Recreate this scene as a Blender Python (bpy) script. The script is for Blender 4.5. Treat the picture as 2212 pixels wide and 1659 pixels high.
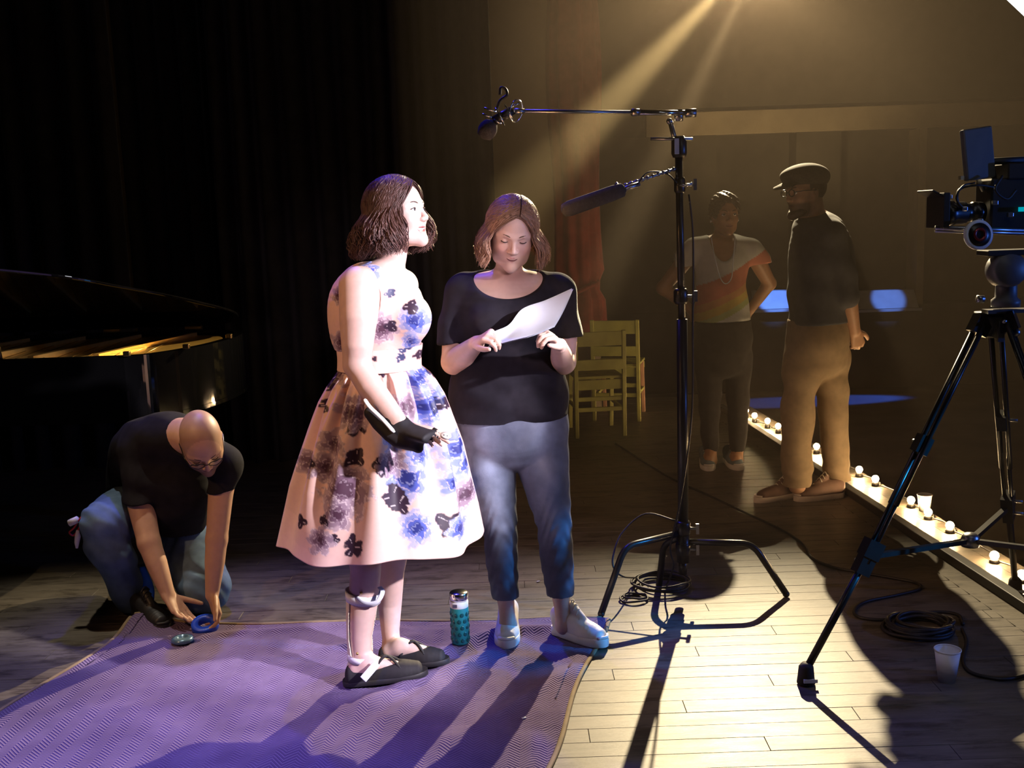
import bpy, math, random
import numpy as np
from mathutils import Vector, Matrix
random.seed(7); np.random.seed(7)
SC = bpy.context.scene
for o in list(bpy.data.objects): bpy.data.objects.remove(o)
COL = SC.collection
F32 = np.float32
R = math.radians

# ------------------------------------------------------------------ camera
CAM_H, FPX, PITCH, ROLL = 1.55, 2300.0, 8.88, -1.95
cam_d = bpy.data.cameras.new('camera'); cam = bpy.data.objects.new('camera', cam_d); COL.objects.link(cam)
cam_d.sensor_width = 36; cam_d.lens = FPX / 2212 * 36; cam_d.clip_start = .05; cam_d.clip_end = 100
CR = Matrix.Rotation(R(90 - PITCH), 3, 'X') @ Matrix.Rotation(R(ROLL), 3, 'Z')
cam.matrix_world = Matrix.Translation((0, 0, CAM_H)) @ CR.to_4x4()
SC.camera = cam
CRn = np.array(CR)

def ray(px, py):
    return CRn @ np.array([(px - 1106) / FPX, -(py - 829.5) / FPX, -1.0])
def P(px, py, Y):
    "the point at world depth Y that stands at this place of the photograph"
    d = ray(px, py); return np.array([0, 0, CAM_H]) + d * (Y / d[1])
def G(px, py, z=0.0):
    "the point on the level z"
    d = ray(px, py); return np.array([0, 0, CAM_H]) + d * ((z - CAM_H) / d[2])

# ------------------------------------------------------------------ world, light, exposure
w = bpy.data.worlds.new('world'); SC.world = w; w.use_nodes = True
w.node_tree.nodes['Background'].inputs[0].default_value = (.9, .8, 1, 1)
w.node_tree.nodes['Background'].inputs[1].default_value = .0025
SC.view_settings.view_transform = 'Standard'; SC.view_settings.look = 'None'
SC.view_settings.exposure = 0; SC.view_settings.gamma = 1; SC.view_settings.use_curve_mapping = False
SC.cycles.use_denoising = True
SC.cycles.adaptive_threshold = .02; SC.cycles.max_bounces = 5; SC.cycles.diffuse_bounces = 2; SC.cycles.glossy_bounces = 3
SC.cycles.transmission_bounces = 4; SC.cycles.volume_bounces = 0; SC.cycles.transparent_max_bounces = 6
SC.cycles.sample_clamp_indirect = 6

def aim(o, loc, target):
    loc = Vector(loc); o.location = loc
    o.rotation_euler = (Vector(target) - loc).to_track_quat('-Z', 'Y').to_euler()
def spot(name, loc, target, energy, color, angle, blend=.3, radius=.05):
    l = bpy.data.lights.new(name, 'SPOT'); l.energy = energy; l.color = color
    l.spot_size = R(angle); l.spot_blend = blend; l.shadow_soft_size = radius
    o = bpy.data.objects.new(name, l); COL.objects.link(o); aim(o, loc, target); return o
def area(name, loc, target, energy, color, sx, sy, spread=180):
    l = bpy.data.lights.new(name, 'AREA'); l.energy = energy; l.color = color
    l.shape = 'RECTANGLE'; l.size = sx; l.size_y = sy; l.spread = R(spread)
    o = bpy.data.objects.new(name, l); COL.objects.link(o); aim(o, loc, target); return o

BACK = tuple(P(1606, -75, 8.5))                      # the warm lamp hung far back just above the frame, behind everybody
spot('warm_back_lamp', BACK, (.25, 3.0, .3), 3500, (1, .79, .47), 92, .6, .025)
spot('flare_streak_beam', BACK, P(1128, 424, 3.95), 120000, (1, .84, .42), 3.0, .9, .03)  # two narrow spots added to draw the lens flare streaks
spot('flare_streak_beam', (BACK[0] + .10, BACK[1], BACK[2]), P(1450, 300, 5.2), 36000, (1, .84, .5), 2.4, .9, .03)
KEY = spot('key_lamp', (2.7, 1.5, 2.45), (-.47, 3.5, .86), 1550, (.96, .86, 1), 29, .45, .05); KEY.scale = (.41, 1, 1)
spot('key_fill', (.9, .5, 1.95), (.03, 3.6, 1.26), 155, (1, .68, .76), 24, .8, .1)  # added fill that brightens the reading woman's face
spot('cup_fill', (.6, .2, 2.4), (1.45, 3.3, .05), 30, (.9, .8, 1), 14, .8, .1)  # added narrow spot that only brightens the paper cup
spot('blue_wash', (-1.2, 5.7, 4.9), (-.6, 3.0, 0), 560, (.05, .04, 1), 42, .6, .1)
spot('blue_front_wash', (-1.6, .2, 4.4), (-1.0, 2.5, 0), 1050, (.26, .20, 1), 25, .8, .15)
spot('warm_left_lamp', (-3.0, 1.6, 3.2), (-.75, 3.7, .8), 215, (1, .52, .25), 36, .6, .1)
spot('overhead_lamp', (-1.7, 4.3, 4.9), (-1.85, 3.35, 0), 330, (1, .9, .74), 34, .5, .06)
spot('blue_side_lamp', (4.4, 2.7, 1.5), (.6, 3.6, .75), 105, (.07, .22, 1), 44, .5, .05)
spot('blue_rim_lamp', (3.6, 2.9, 1.5), (1.74, 3.38, .75), 600, (.02, .36, 1), 13, .4, .03)
spot('header_fill', (3.2, 12.2, 1.2), (3.6, 14.6, 2.9), 120, (1, .72, .36), 75, .9, .1)  # added so the header beam stands out; no known lamp
spot('piano_fill', (-2.3, 3.6, 3.2), (-2.7, 5.05, .97), 420, (1, .72, .32), 15, .6, .05)  # added spot that brings out the gold plate inside the piano
spot('chair_fill', (1.9, 5.0, 3.3), (.75, 8.0, 1.1), 45, (1, .78, .38), 24, .6, .1)  # added dim spot that lifts the chairs, drape and tan wall
spot('house_blue_lamp', (8.8, 13.9, .5), (4.1, 13.7, -.95), 6000, (.05, .16, 1), 10, .5, .05)

# ------------------------------------------------------------------ materials
def mat(name, col, rough=.6, metal=0, spec=.5, vary=.12, scale=25., bump=0., bscale=200., attr=None, emit=None, coat=0, rand=0, sheen=0, trans=0, sss=0):
    m = bpy.data.materials.new(name); m.use_nodes = True
    nt = m.node_tree; N = nt.nodes; L = nt.links; b = N['Principled BSDF']
    b.inputs['Roughness'].default_value = rough; b.inputs['Metallic'].default_value = metal
    b.inputs['Specular IOR Level'].default_value = spec
    if coat: b.inputs['Coat Weight'].default_value = coat; b.inputs['Coat Roughness'].default_value = .05
    if sheen: b.inputs['Sheen Weight'].default_value = sheen
    if trans: b.inputs['Transmission Weight'].default_value = trans
    if sss:
        b.inputs['Subsurface Weight'].default_value = sss; b.inputs['Subsurface Scale'].default_value = .012
        b.inputs['Subsurface Radius'].default_value = (1, .35, .2)
    tc = N.new('ShaderNodeTexCoord')
    if attr:
        src = N.new('ShaderNodeAttribute'); src.attribute_name = attr; base = src.outputs['Color']
    else:
        rgb = N.new('ShaderNodeRGB'); rgb.outputs[0].default_value = (*col, 1); base = rgb.outputs[0]
    if vary:
        nz = N.new('ShaderNodeTexNoise'); nz.inputs['Scale'].default_value = scale; nz.inputs['Detail'].default_value = 4
        L.new(tc.outputs['Object'], nz.inputs['Vector'])
        mr = N.new('ShaderNodeMapRange'); mr.inputs['To Min'].default_value = 1 - vary; mr.inputs['To Max'].default_value = 1 + vary
        mr.inputs['From Min'].default_value = .3; mr.inputs['From Max'].default_value = .7
        L.new(nz.outputs['Fac'], mr.inputs['Value'])
        mx = N.new('ShaderNodeMix'); mx.data_type = 'RGBA'; mx.blend_type = 'MULTIPLY'; mx.inputs[0].default_value = 1
        L.new(base, mx.inputs[6]); L.new(mr.outputs[0], mx.inputs[7]); base = mx.outputs[2]
    if rand:
        oi = N.new('ShaderNodeObjectInfo'); mr2 = N.new('ShaderNodeMapRange')
        mr2.inputs['To Min'].default_value = 1 - rand; mr2.inputs['To Max'].default_value = 1 + rand
        L.new(oi.outputs['Random'], mr2.inputs['Value'])
        mx2 = N.new('ShaderNodeMix'); mx2.data_type = 'RGBA'; mx2.blend_type = 'MULTIPLY'; mx2.inputs[0].default_value = 1
        L.new(base, mx2.inputs[6]); L.new(mr2.outputs[0], mx2.inputs[7]); base = mx2.outputs[2]
    L.new(base, b.inputs['Base Color'])
    if bump:
        nb = N.new('ShaderNodeTexNoise'); nb.inputs['Scale'].default_value = bscale; nb.inputs['Detail'].default_value = 3
        L.new(tc.outputs['Object'], nb.inputs['Vector'])
        bp = N.new('ShaderNodeBump'); bp.inputs['Strength'].default_value = bump; bp.inputs['Distance'].default_value = .004
        L.new(nb.outputs['Fac'], bp.inputs['Height']); L.new(bp.outputs[0], b.inputs['Normal'])
    if emit:
        b.inputs['Emission Color'].default_value = (*emit[0], 1); b.inputs['Emission Strength'].default_value = emit[1]
    return m

# ------------------------------------------------------------------ mesh helpers
def link(name, me, parent=None, m=None):
    o = bpy.data.objects.new(name, me); COL.objects.link(o)
    if parent is not None: o.parent = parent
    if m is not None and me is not None: me.materials.append(m)
    return o
def tag(o, label=None, cat=None, group=None, kind=None):
    if label: o['label'] = label
    if cat: o['category'] = cat
    if group: o['group'] = group
    if kind: o['kind'] = kind
    return o
def thing(name, label, cat, loc=(0, 0, 0), group=None):
    o = bpy.data.objects.new(name, None); COL.objects.link(o); o.empty_display_size = .05
    o.location = loc; return tag(o, label, cat, group)
def nparr(v): return np.asarray(v, float)
def unit(v): v = nparr(v); return v / max(1e-9, np.linalg.norm(v))

class MB:
    "collects shapes in world coordinates; build() makes one mesh object of them"
    def __init__(s): s.v = []; s.f = []; s.sm = []
    def add(s, vs, fs, smooth=True):
        b = len(s.v); s.v += [tuple(map(float, p)) for p in vs]
        s.f += [tuple(b + i for i in f) for f in fs]; s.sm += [smooth] * len(fs); return s
    def box(s, c, size, rot=None, taper=1.):
        c = nparr(c); h = nparr(size) / 2; M = np.eye(3) if rot is None else nparr(rot)
        vs = []
        for z in (-1, 1):
            k = taper if z > 0 else 1
            for x, y in ((-1, -1), (1, -1), (1, 1), (-1, 1)): vs.append(c + M @ (h * [x * k, y * k, z]))
        return s.add(vs, [(3, 2, 1, 0), (4, 5, 6, 7), (0, 1, 5, 4), (1, 2, 6, 5), (2, 3, 7, 6), (3, 0, 4, 7)], False)
    def bar(s, a, b, w, d, up=(0, 0, 1)):
        a, b = nparr(a), nparr(b); z = unit(b - a); x = np.cross(up, z)
        if np.linalg.norm(x) < 1e-3: x = np.cross((1, 0, 0), z)
        x = unit(x); y = np.cross(z, x)
        return s.box((a + b) / 2, (w, d, np.linalg.norm(b - a)), np.stack([x, y, z], 1))
    def tube(s, pts, rad, n=10, closed=False, caps=True, flat=None):
        pts = nparr(pts); m = len(pts); rad = np.broadcast_to(nparr(rad), (m,))
        T = np.gradient(pts, axis=0) if not closed else np.roll(pts, -1, 0) - np.roll(pts, 1, 0)
        T /= np.maximum(np.linalg.norm(T, axis=1, keepdims=True), 1e-9)
        u = np.cross(T[0], (0, 0, 1)); 
        if np.linalg.norm(u) < 1e-2: u = np.cross(T[0], (1, 0, 0))
        u = unit(u); vs = []
        for i in range(m):
            u = unit(u - T[i] * np.dot(u, T[i])); v = np.cross(T[i], u)
            for j in range(n):
                a = 2 * math.pi * j / n
                vs.append(pts[i] + rad[i] * (math.cos(a) * u + math.sin(a) * v * (flat or 1)))
        fs = []
        for i in range(m if closed else m - 1):
            k = (i + 1) % m
            for j in range(n):
                j2 = (j + 1) % n; fs.append((i * n + j, i * n + j2, k * n + j2, k * n + j))
        if caps and not closed: fs += [tuple(range(n))[::-1], tuple((m - 1) * n + j for j in range(n))]
        return s.add(vs, fs)
    def cyl(s, a, b, ra, rb=None, n=20): return s.tube([a, b], [ra, ra if rb is None else rb], n)
    def lathe(s, prof, o=(0, 0, 0), axis=(0, 0, 1), n=32, caps=True):
        o = nparr(o); z = unit(axis); x = np.cross((0, 1, 0), z)
        if np.linalg.norm(x) < 1e-3: x = np.array([1., 0, 0])
        x = unit(x); y = np.cross(z, x); vs = []
        for r, h in prof:
            for j in range(n):
                a = 2 * math.pi * j / n; vs.append(o + z * h + r * (math.cos(a) * x + math.sin(a) * y))
        fs = []
        for i in range(len(prof) - 1):
            for j in range(n):
                j2 = (j + 1) % n; fs.append((i * n + j, i * n + j2, (i + 1) * n + j2, (i + 1) * n + j))
        if caps: fs += [tuple(range(n))[::-1], tuple((len(prof) - 1) * n + j for j in range(n))]
        return s.add(vs, fs)
    def ball(s, c, r, n=14, R3=None):
        c = nparr(c); r = np.broadcast_to(nparr(r), (3,)); M = np.eye(3) if R3 is None else nparr(R3)
        vs = [c + M @ (r * [0, 0, -1])]; fs = []; m = n * 2
        for i in range(1, n):
            t = -math.pi / 2 + math.pi * i / n
            for j in range(m):
                a = 2 * math.pi * j / m; vs.append(c + M @ (r * [math.cos(t) * math.cos(a), math.cos(t) * math.sin(a), math.sin(t)]))
        vs.append(c + M @ (r * [0, 0, 1])); top = len(vs) - 1
        for j in range(m):
            j2 = (j + 1) % m; fs.append((0, 1 + j2, 1 + j)); fs.append((top, top - m + j, top - m + j2))
            for i in range(n - 2): fs.append((1 + i * m + j, 1 + i * m + j2, 1 + (i + 1) * m + j2, 1 + (i + 1) * m + j))
        return s.add(vs, fs)
    def prism(s, outline, z0, z1, smooth=False):
        n = len(outline); vs = [(x, y, z0) for x, y in outline] + [(x, y, z1) for x, y in outline]
        fs = [tuple(range(n))[::-1], tuple(range(n, 2 * n))] + [(i, (i + 1) % n, n + (i + 1) % n, n + i) for i in range(n)]
        return s.add(vs, fs, smooth)
    def build(s, name, m, parent=None, bevel=0, smooth_angle=None):
        o0 = nparr(parent.matrix_world.translation) if parent is not None else np.zeros(3)
        me = bpy.data.meshes.new(name); me.from_pydata([tuple(nparr(p)) for p in s.v], [], s.f)
        me.polygons.foreach_set('use_smooth', s.sm); me.update()
        o = link(name, me, parent, m)
        if bevel:
            bv = o.modifiers.new('b', 'BEVEL'); bv.width = bevel; bv.segments = 2; bv.limit_method = 'ANGLE'
        return o
def part(o, parent):
    "puts a mesh built in world coordinates under an Empty that stands at its own place"
    bpy.context.view_layer.update()
    o.parent = parent; o.matrix_parent_inverse = parent.matrix_world.inverted(); return o
def grid_mesh(name, V, m, parent=None, col=None, closed_u=False, smooth=True):
    "V is an array (nu, nv, 3)"
    nu, nv = V.shape[:2]; idx = np.arange(nu * nv).reshape(nu, nv)
    a = idx if closed_u else idx[:-1]; b = np.roll(idx, -1, 0) if closed_u else idx[1:]
    q = np.stack([a[:, :-1], b[:, :-1], b[:, 1:], a[:, 1:]], -1).reshape(-1, 4)
    return raw_mesh(name, V.reshape(-1, 3), q, m, parent, None if col is None else col.reshape(-1, 3), smooth)
def raw_mesh(name, V, Q, m, parent=None, col=None, smooth=True):
    me = bpy.data.meshes.new(name); k = Q.shape[1]
    me.vertices.add(len(V)); me.vertices.foreach_set('co', np.ascontiguousarray(V, F32).ravel())
    me.loops.add(Q.size); me.loops.foreach_set('vertex_index', np.ascontiguousarray(Q, np.int32).ravel())
    me.polygons.add(len(Q)); me.polygons.foreach_set('loop_start', np.arange(0, Q.size, k, dtype=np.int32))
    me.polygons.foreach_set('use_smooth', np.full(len(Q), smooth))
    me.update(calc_edges=True); me.validate()
    if col is not None:
        ca = me.color_attributes.new('Col', 'FLOAT_COLOR', 'POINT')
        ca.data.foreach_set('color', np.concatenate([col, np.ones((len(col), 1))], 1).astype(F32).ravel())
    return link(name, me, parent, m)
def crom(pts, n):
    "smooth curve through the points, n steps per span"
    p = nparr(pts); p = np.vstack([2 * p[0] - p[1], p, 2 * p[-1] - p[-2]]); out = []
    for i in range(1, len(p) - 2):
        for t in np.linspace(0, 1, n, endpoint=False):
            a, b, c, d = p[i - 1:i + 3]
            out.append(.5 * (2 * b + (c - a) * t + (2 * a - 5 * b + 4 * c - d) * t * t + (3 * b - a - 3 * c + d) * t ** 3))
    out.append(p[-2]); return np.array(out)
_rs = np.random.RandomState(3); _tab = _rs.rand(64, 64)
def vnoise(x, y):
    "smooth value noise of two arrays"
    xi = np.floor(x).astype(int); yi = np.floor(y).astype(int); fx = x - xi; fy = y - yi
    fx = fx * fx * (3 - 2 * fx); fy = fy * fy * (3 - 2 * fy)
    g = lambda a, b: _tab[a & 63, b & 63]
    return (g(xi, yi) * (1 - fx) + g(xi + 1, yi) * fx) * (1 - fy) + (g(xi, yi + 1) * (1 - fx) + g(xi + 1, yi + 1) * fx) * fy
def fbm(x, y, o=3):
    s = 0; a = .5; t = 0
    for i in range(o): s = s + a * vnoise(x * 2 ** i + 17 * i, y * 2 ** i + 5 * i); t += a; a /= 2
    return s / t

# ------------------------------------------------------------------ palette
M = {}
M['curtain'] = mat('black_velvet', (.011, .010, .011), .9, spec=.1, vary=.3, scale=12, bump=.3, bscale=300, sheen=.15)
M['red_curtain'] = mat('red_velvet', (.16, .022, .02), .85, spec=.2, vary=.25, scale=8, sheen=.1)
M['plaster'] = mat('tan_plaster', (.30, .235, .15), .85, vary=.12, scale=3, bump=.25, bscale=60)
M['dark_wall'] = mat('dark_wall_paint', (.06, .052, .04), .9, spec=.2, vary=.2, scale=2)
M['wood_post'] = mat('tan_post_paint', (.34, .26, .18), .6, vary=.15, scale=6)
M['black_metal'] = mat('black_powder_coat', (.012, .011, .011), .32, vary=.2, scale=30)
M['black_paint'] = mat('black_paint', (.012, .011, .01), .6, vary=.2)
M['black_rubber'] = mat('black_rubber', (.013, .012, .012), .7, vary=.15)
M['cable'] = mat('cable_rubber', (.016, .014, .013), .5, vary=.1)
M['chrome'] = mat('chrome', (.8, .8, .8), .16, 1, vary=.05)
M['steel'] = mat('brushed_steel', (.42, .42, .44), .35, 1, vary=.1)
M['foam'] = mat('dark_foam', (.03, .029, .032), .95, vary=.2, scale=80, bump=.6, bscale=400)
M['white_paper'] = mat('white_paper', (.55, .61, .69), .7, vary=.03)
M['cup'] = mat('white_paper_cup', (.82, .80, .80), .55, vary=.03)
M['yellow_wood'] = mat('yellow_green_paint', (.36, .34, .09), .6, vary=.15, scale=9)
M['pink_wood'] = mat('bare_reddish_wood', (.42, .22, .13), .6, vary=.15, scale=9)
M['piano'] = mat('black_piano_lacquer', (.004, .004, .0042), .06, vary=0, coat=.6)
M['gold'] = mat('gold_plate', (.85, .52, .13), .3, .75, vary=.1, scale=20)
M['brass'] = mat('brass', (.7, .5, .2), .25, 1, vary=.05)
M['spruce'] = mat('spruce_soundboard', (.5, .3, .1), .4, vary=.2, scale=20)
M['key_white'] = mat('ivory_white', (.75, .72, .65), .3, vary=.02)
M['silk'] = mat('white_softbox_cloth', (.85, .85, .85), .8, vary=.02, emit=((.9, .92, 1), 9))

def floor_mat(rail=False):
    m = bpy.data.materials.new('worn_stage_boards'); m.use_nodes = True
    nt = m.node_tree; N = nt.nodes; L = nt.links; b = N['Principled BSDF']
    tc = N.new('ShaderNodeTexCoord'); geo = N.new('ShaderNodeNewGeometry'); oi = N.new('ShaderNodeObjectInfo')
    def noise(scale, vec, detail=5, rough=.6):
        n = N.new('ShaderNodeTexNoise'); n.inputs['Scale'].default_value = scale; n.inputs['Detail'].default_value = detail
        n.inputs['Roughness'].default_value = rough; L.new(vec, n.inputs['Vector']); return n.outputs['Fac']
    def ramp(v, *stops):
        r = N.new('ShaderNodeValToRGB'); e = r.color_ramp.elements
        e[0].position, e[0].color = stops[0][0], (*stops[0][1], 1); e[1].position, e[1].color = stops[-1][0], (*stops[-1][1], 1)
        for p, c in stops[1:-1]: k = e.new(p); k.color = (*c, 1)
        L.new(v, r.inputs[0]); return r.outputs[0]
    def mix(a, b_, f, mode='MULTIPLY'):
        x = N.new('ShaderNodeMix'); x.data_type = 'RGBA'; x.blend_type = mode
        if isinstance(f, float): x.inputs[0].default_value = f
        else: L.new(f, x.inputs[0])
        L.new(a, x.inputs[6]); L.new(b_, x.inputs[7]); return x.outputs[2]
    mp = N.new('ShaderNodeMapping'); mp.inputs['Scale'].default_value = (1, 9, 1); L.new(geo.outputs['Position'], mp.inputs[0])
    grain = noise(7, mp.outputs[0], 6, .7)
    big = noise(1.6, geo.outputs['Position'], 4)
    mp2 = N.new('ShaderNodeMapping'); mp2.inputs['Scale'].default_value = (1, 3.2, 1); L.new(geo.outputs['Position'], mp2.inputs[0])
    scuff = noise(4.5, mp2.outputs[0], 6, .75)
    spots = noise(16, geo.outputs['Position'], 3, .6)
    c = ramp(grain, (.3, (.10, .084, .062)), (.55, (.155, .132, .098)), (.75, (.195, .17, .13)))
    c = mix(c, ramp(big, (.35, (.62, .60, .6)), (.6, (1, 1, 1))), .8)
    c = mix(c, ramp(scuff, (.38, (.32, .29, .27)), (.50, (1, 1, 1))), .85)
    c = mix(c, ramp(spots, (.26, (.30, .27, .25)), (.31, (1, 1, 1))), .85)
    mr = N.new('ShaderNodeMapRange'); mr.inputs['To Min'].default_value = .86; mr.inputs['To Max'].default_value = 1.08
    L.new(oi.outputs['Random'], mr.inputs['Value'])
    c = mix(c, mr.outputs[0], 1.0)
    L.new(c, b.inputs['Base Color'])
    rr = N.new('ShaderNodeMapRange'); rr.inputs['To Min'].default_value = .34; rr.inputs['To Max'].default_value = .56; b.inputs['Specular IOR Level'].default_value = .5
    L.new(scuff, rr.inputs['Value']); L.new(rr.outputs[0], b.inputs['Roughness'])
    bp = N.new('ShaderNodeBump'); bp.inputs['Strength'].default_value = .35; bp.inputs['Distance'].default_value = .003
    L.new(grain, bp.inputs['Height']); L.new(bp.outputs[0], b.inputs['Normal'])
    return m
M['floor'] = floor_mat()

# ------------------------------------------------------------------ setting
EDGE = lambda y: 1.97 - (y - 3.97) * .068            # the stage edge (rail) runs away from the camera
def edge_pt(px, py): return G(px, py)
fl = MB()
fl.add([(-5, 1, -.06), (EDGE(1) + .22, 1, -.06), (EDGE(9.2) + .22, 9.2, -.06), (-5, 9.2, -.06), (-5, 1, -.018), (EDGE(1) + .22, 1, -.018), (EDGE(9.2) + .22, 9.2, -.018), (-5, 9.2, -.018)],
       [(3, 2, 1, 0), (4, 5, 6, 7), (0, 1, 5, 4), (1, 2, 6, 5), (2, 3, 7, 6), (3, 0, 4, 7)], False)
floor = tag(fl.build('floor', M['black_paint']), 'worn wooden stage floor of long narrow boards', kind='structure')
# boards run across the stage; the nearer ones are single parts
PW = .085
plank_meshes = []
def plank_mesh(n, L_, w):
    c = .0009
    vs = [(0, 0, -.018), (L_, 0, -.018), (L_, w, -.018), (0, w, -.018),
          (0, 0, -c), (L_, 0, -c), (L_, w, -c), (0, w, -c),
          (c, c, 0), (L_ - c, c, 0), (L_ - c, w - c, 0), (c, w - c, 0)]
    fs = [(0, 1, 5, 4), (1, 2, 6, 5), (2, 3, 7, 6), (3, 0, 4, 7), (4, 5, 9, 8), (5, 6, 10, 9), (6, 7, 11, 10), (7, 4, 8, 11), (8, 9, 10, 11)]
    me = bpy.data.meshes.new('plank'); me.from_pydata(vs, [], fs); me.materials.append(M['floor']); return me
PL = 1.35
shared = plank_mesh(0, PL - .0012, PW - .0011)
far = MB(); nplank = 0
rows = int((9.0 - 2.2) / PW)
for r in range(rows):
    y = 2.2 + r * PW
    x = -4.6 - (r * .517) % PL
    xe = EDGE(y + PW / 2) - .16
    while x < xe - .02:
        L_ = min(PL, xe - x); z = random.uniform(-.0006, .0004)
        near = (y < 5.3) and x + L_ > (-.32 * y - .7) and x < .55 * y
        if near and nplank < 290:
            o = bpy.data.objects.new('plank', shared); COL.objects.link(o); o.parent = floor
            o.location = (x, y, z); o.scale = ((L_ - .0012) / (PL - .0012), 1, 1); nplank += 1
        elif x + L_ > -.5 * y - 1.2:
            far.box((x + L_ / 2, y + PW / 2, z - .009), (L_ - .002, PW - .002, .018))
        x += PL
tag(far.build('plank_field', M['floor'], floor), kind='stuff')
# boards laid the other way along the edge of the stage
bd = []
for k in range(4):
    for j in range(6):
        y0 = 1.2 + j * 1.3; y1 = y0 + 1.298
        a, b = EDGE(y0) - .16 + k * .095, EDGE(y1) - .16 + k * .095
        mb = MB(); mb.add([(a, y0, -.018), (a + .0935, y0, -.018), (b + .0935, y1, -.018), (b, y1, -.018), (a, y0, 0), (a + .0935, y0, 0), (b + .0935, y1, 0), (b, y1, 0)],
               [(3, 2, 1, 0), (4, 5, 6, 7), (0, 1, 5, 4), (1, 2, 6, 5), (2, 3, 7, 6), (3, 0, 4, 7)], False)
        mb.build('border_plank', M['floor'], floor)
st = MB(); st.add([(EDGE(1) + .222, 1, -.95), (EDGE(9.2) + .222, 9.2, -.95), (EDGE(9.2) + .222, 9.2, -.02), (EDGE(1) + .222, 1, -.02), (EDGE(1) + .16, 1, -.95), (EDGE(9.2) + .16, 9.2, -.95), (EDGE(9.2) + .16, 9.2, -.02), (EDGE(1) + .16, 1, -.02)],
      [(0, 1, 2, 3), (7, 6, 5, 4), (0, 3, 7, 4), (1, 5, 6, 2), (3, 2, 6, 7), (0, 4, 5, 1)], False)
tag(st.build('trim_1', M['black_paint']), 'black face below the stage edge', kind='structure')
hf = MB(); hf.box((6, 9, -.975), (14, 18, .05))
tag(hf.build('floor_house', M['dark_wall']), 'dark floor of the house below the stage', kind='structure')
# side wall of the stage with its opening into the house
pw = MB(); pw.box(((-1.2 + .66) / 2, 8.75, 2.2), (1.86, .16, 6.3)); pw.box((-4.3, 8.75, 2.2), (4.4, .16, 6.3))
tag(pw.build('wall_stage', M['plaster']), 'tan plaster wall behind the black curtain edge', kind='structure')
xp = P(1281, 500, 8.5)[0]
pt = MB(); pt.box((xp, 8.6, 2.2), (.085, .2, 6.3))
tag(pt.build('trim_2', M['wood_post']), 'narrow tan post beside the red curtain', kind='structure')
# house wall with header, recessed dark windows, pillar
YW = 14.6
def X(px, Y, py=450): return P(px, py, Y)[0]
def Z(px, py, Y): return P(px, py, Y)[2]
z_h1, z_h0 = Z(1800, 232, YW), Z(1800, 283, YW)
z_s = Z(1660, 668, YW)
hw = MB()
hw.box((6.6, YW + .45, 3.0), (14, .1, 8))
hw.box((6.6, YW + .2, (z_h1 + 5.5) / 2 + .1), (14, .4, 5.5 - z_h1 + .1))
hw.box((6.6, YW + .2, (z_s - .95) / 2), (14, .4, z_s + .95))
tag(hw.build('wall_house', M['dark_wall']), 'dark house wall with deep blacked-out windows', kind='structure')
hb = MB(); hb.box((X(1395, YW, 260) + 3.4, YW + .02, (z_h0 + z_h1) / 2), (6.8, .12, z_h1 - z_h0))
tag(hb.build('trim_3', M['plaster'], bevel=.01), 'tan header beam above the windows', kind='structure')
x0 = X(1985, YW, 450)
for k, (xa, wd) in enumerate([(x0 + .04, .10), (X(1768, YW, 400), .6), (X(1420, YW, 400), 1.6), (x0 + 2.2, .2)]):
    pb = MB(); pb.box((xa, YW + .2, (z_h0 + z_s) / 2), (wd, .38, z_h0 - z_s))
    tag(pb.build('trim_%d' % (4 + k), M['plaster'] if k == 0 else M['dark_wall']), 'upright between the windows', kind='structure')
M['sill'] = mat('pale_sill_paint', (.55, .55, .58), .5, vary=.1, scale=6)
for k, (pa, pb_) in enumerate([(1630, 1712), (1850, 1984)]):
    xa, xb = X(pa, YW - .1, 650), X(pb_, YW - .1, 650); wn = MB()
    zt, zb = Z(pa, 630, YW - .1), Z(pa, 668, YW - .1)
    # a lifted, tilted board over the sill
    wn.add([(xa, YW - .12, zb), (xb, YW - .12, zb), (xb - .02, YW + .02, zt - .01), (xa + .02, YW + .02, zt), (xa, YW - .05, zb - .03), (xb, YW - .05, zb - .03), (xb, YW + .1, zt), (xa, YW + .1, zt)],
           [(0, 1, 2, 3), (7, 6, 5, 4), (0, 3, 7, 4), (1, 5, 6, 2), (3, 2, 6, 7), (0, 4, 5, 1)], False)
    wn.box(((xa + xb) / 2, YW - .1, zb - .025), (xb - xa + .06, .12, .035))
    tag(wn.build('window_%d' % (k + 1), M['sill']), 'pale window ledge in blue light', kind='structure')
    spot('ledge_lamp', ((xa + xb) / 2, YW - 1.0, zt + .5), ((xa + xb) / 2 + .03, YW - .05, (zt + zb) / 2), (90, 45)[k], (.12, .30, 1), 26, .5, .02)
ce = MB(); ce.box((4, 8, 5.7), (19, 17, .1))
tag(ce.build('ceiling', M['black_paint']), 'black ceiling high above the stage', kind='structure')
wl = MB(); wl.box((-5.2, 5, 2.3), (.1, 9, 6.7))
tag(wl.build('wall_left', M['black_paint']), 'black side wall beyond the piano', kind='structure')

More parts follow.
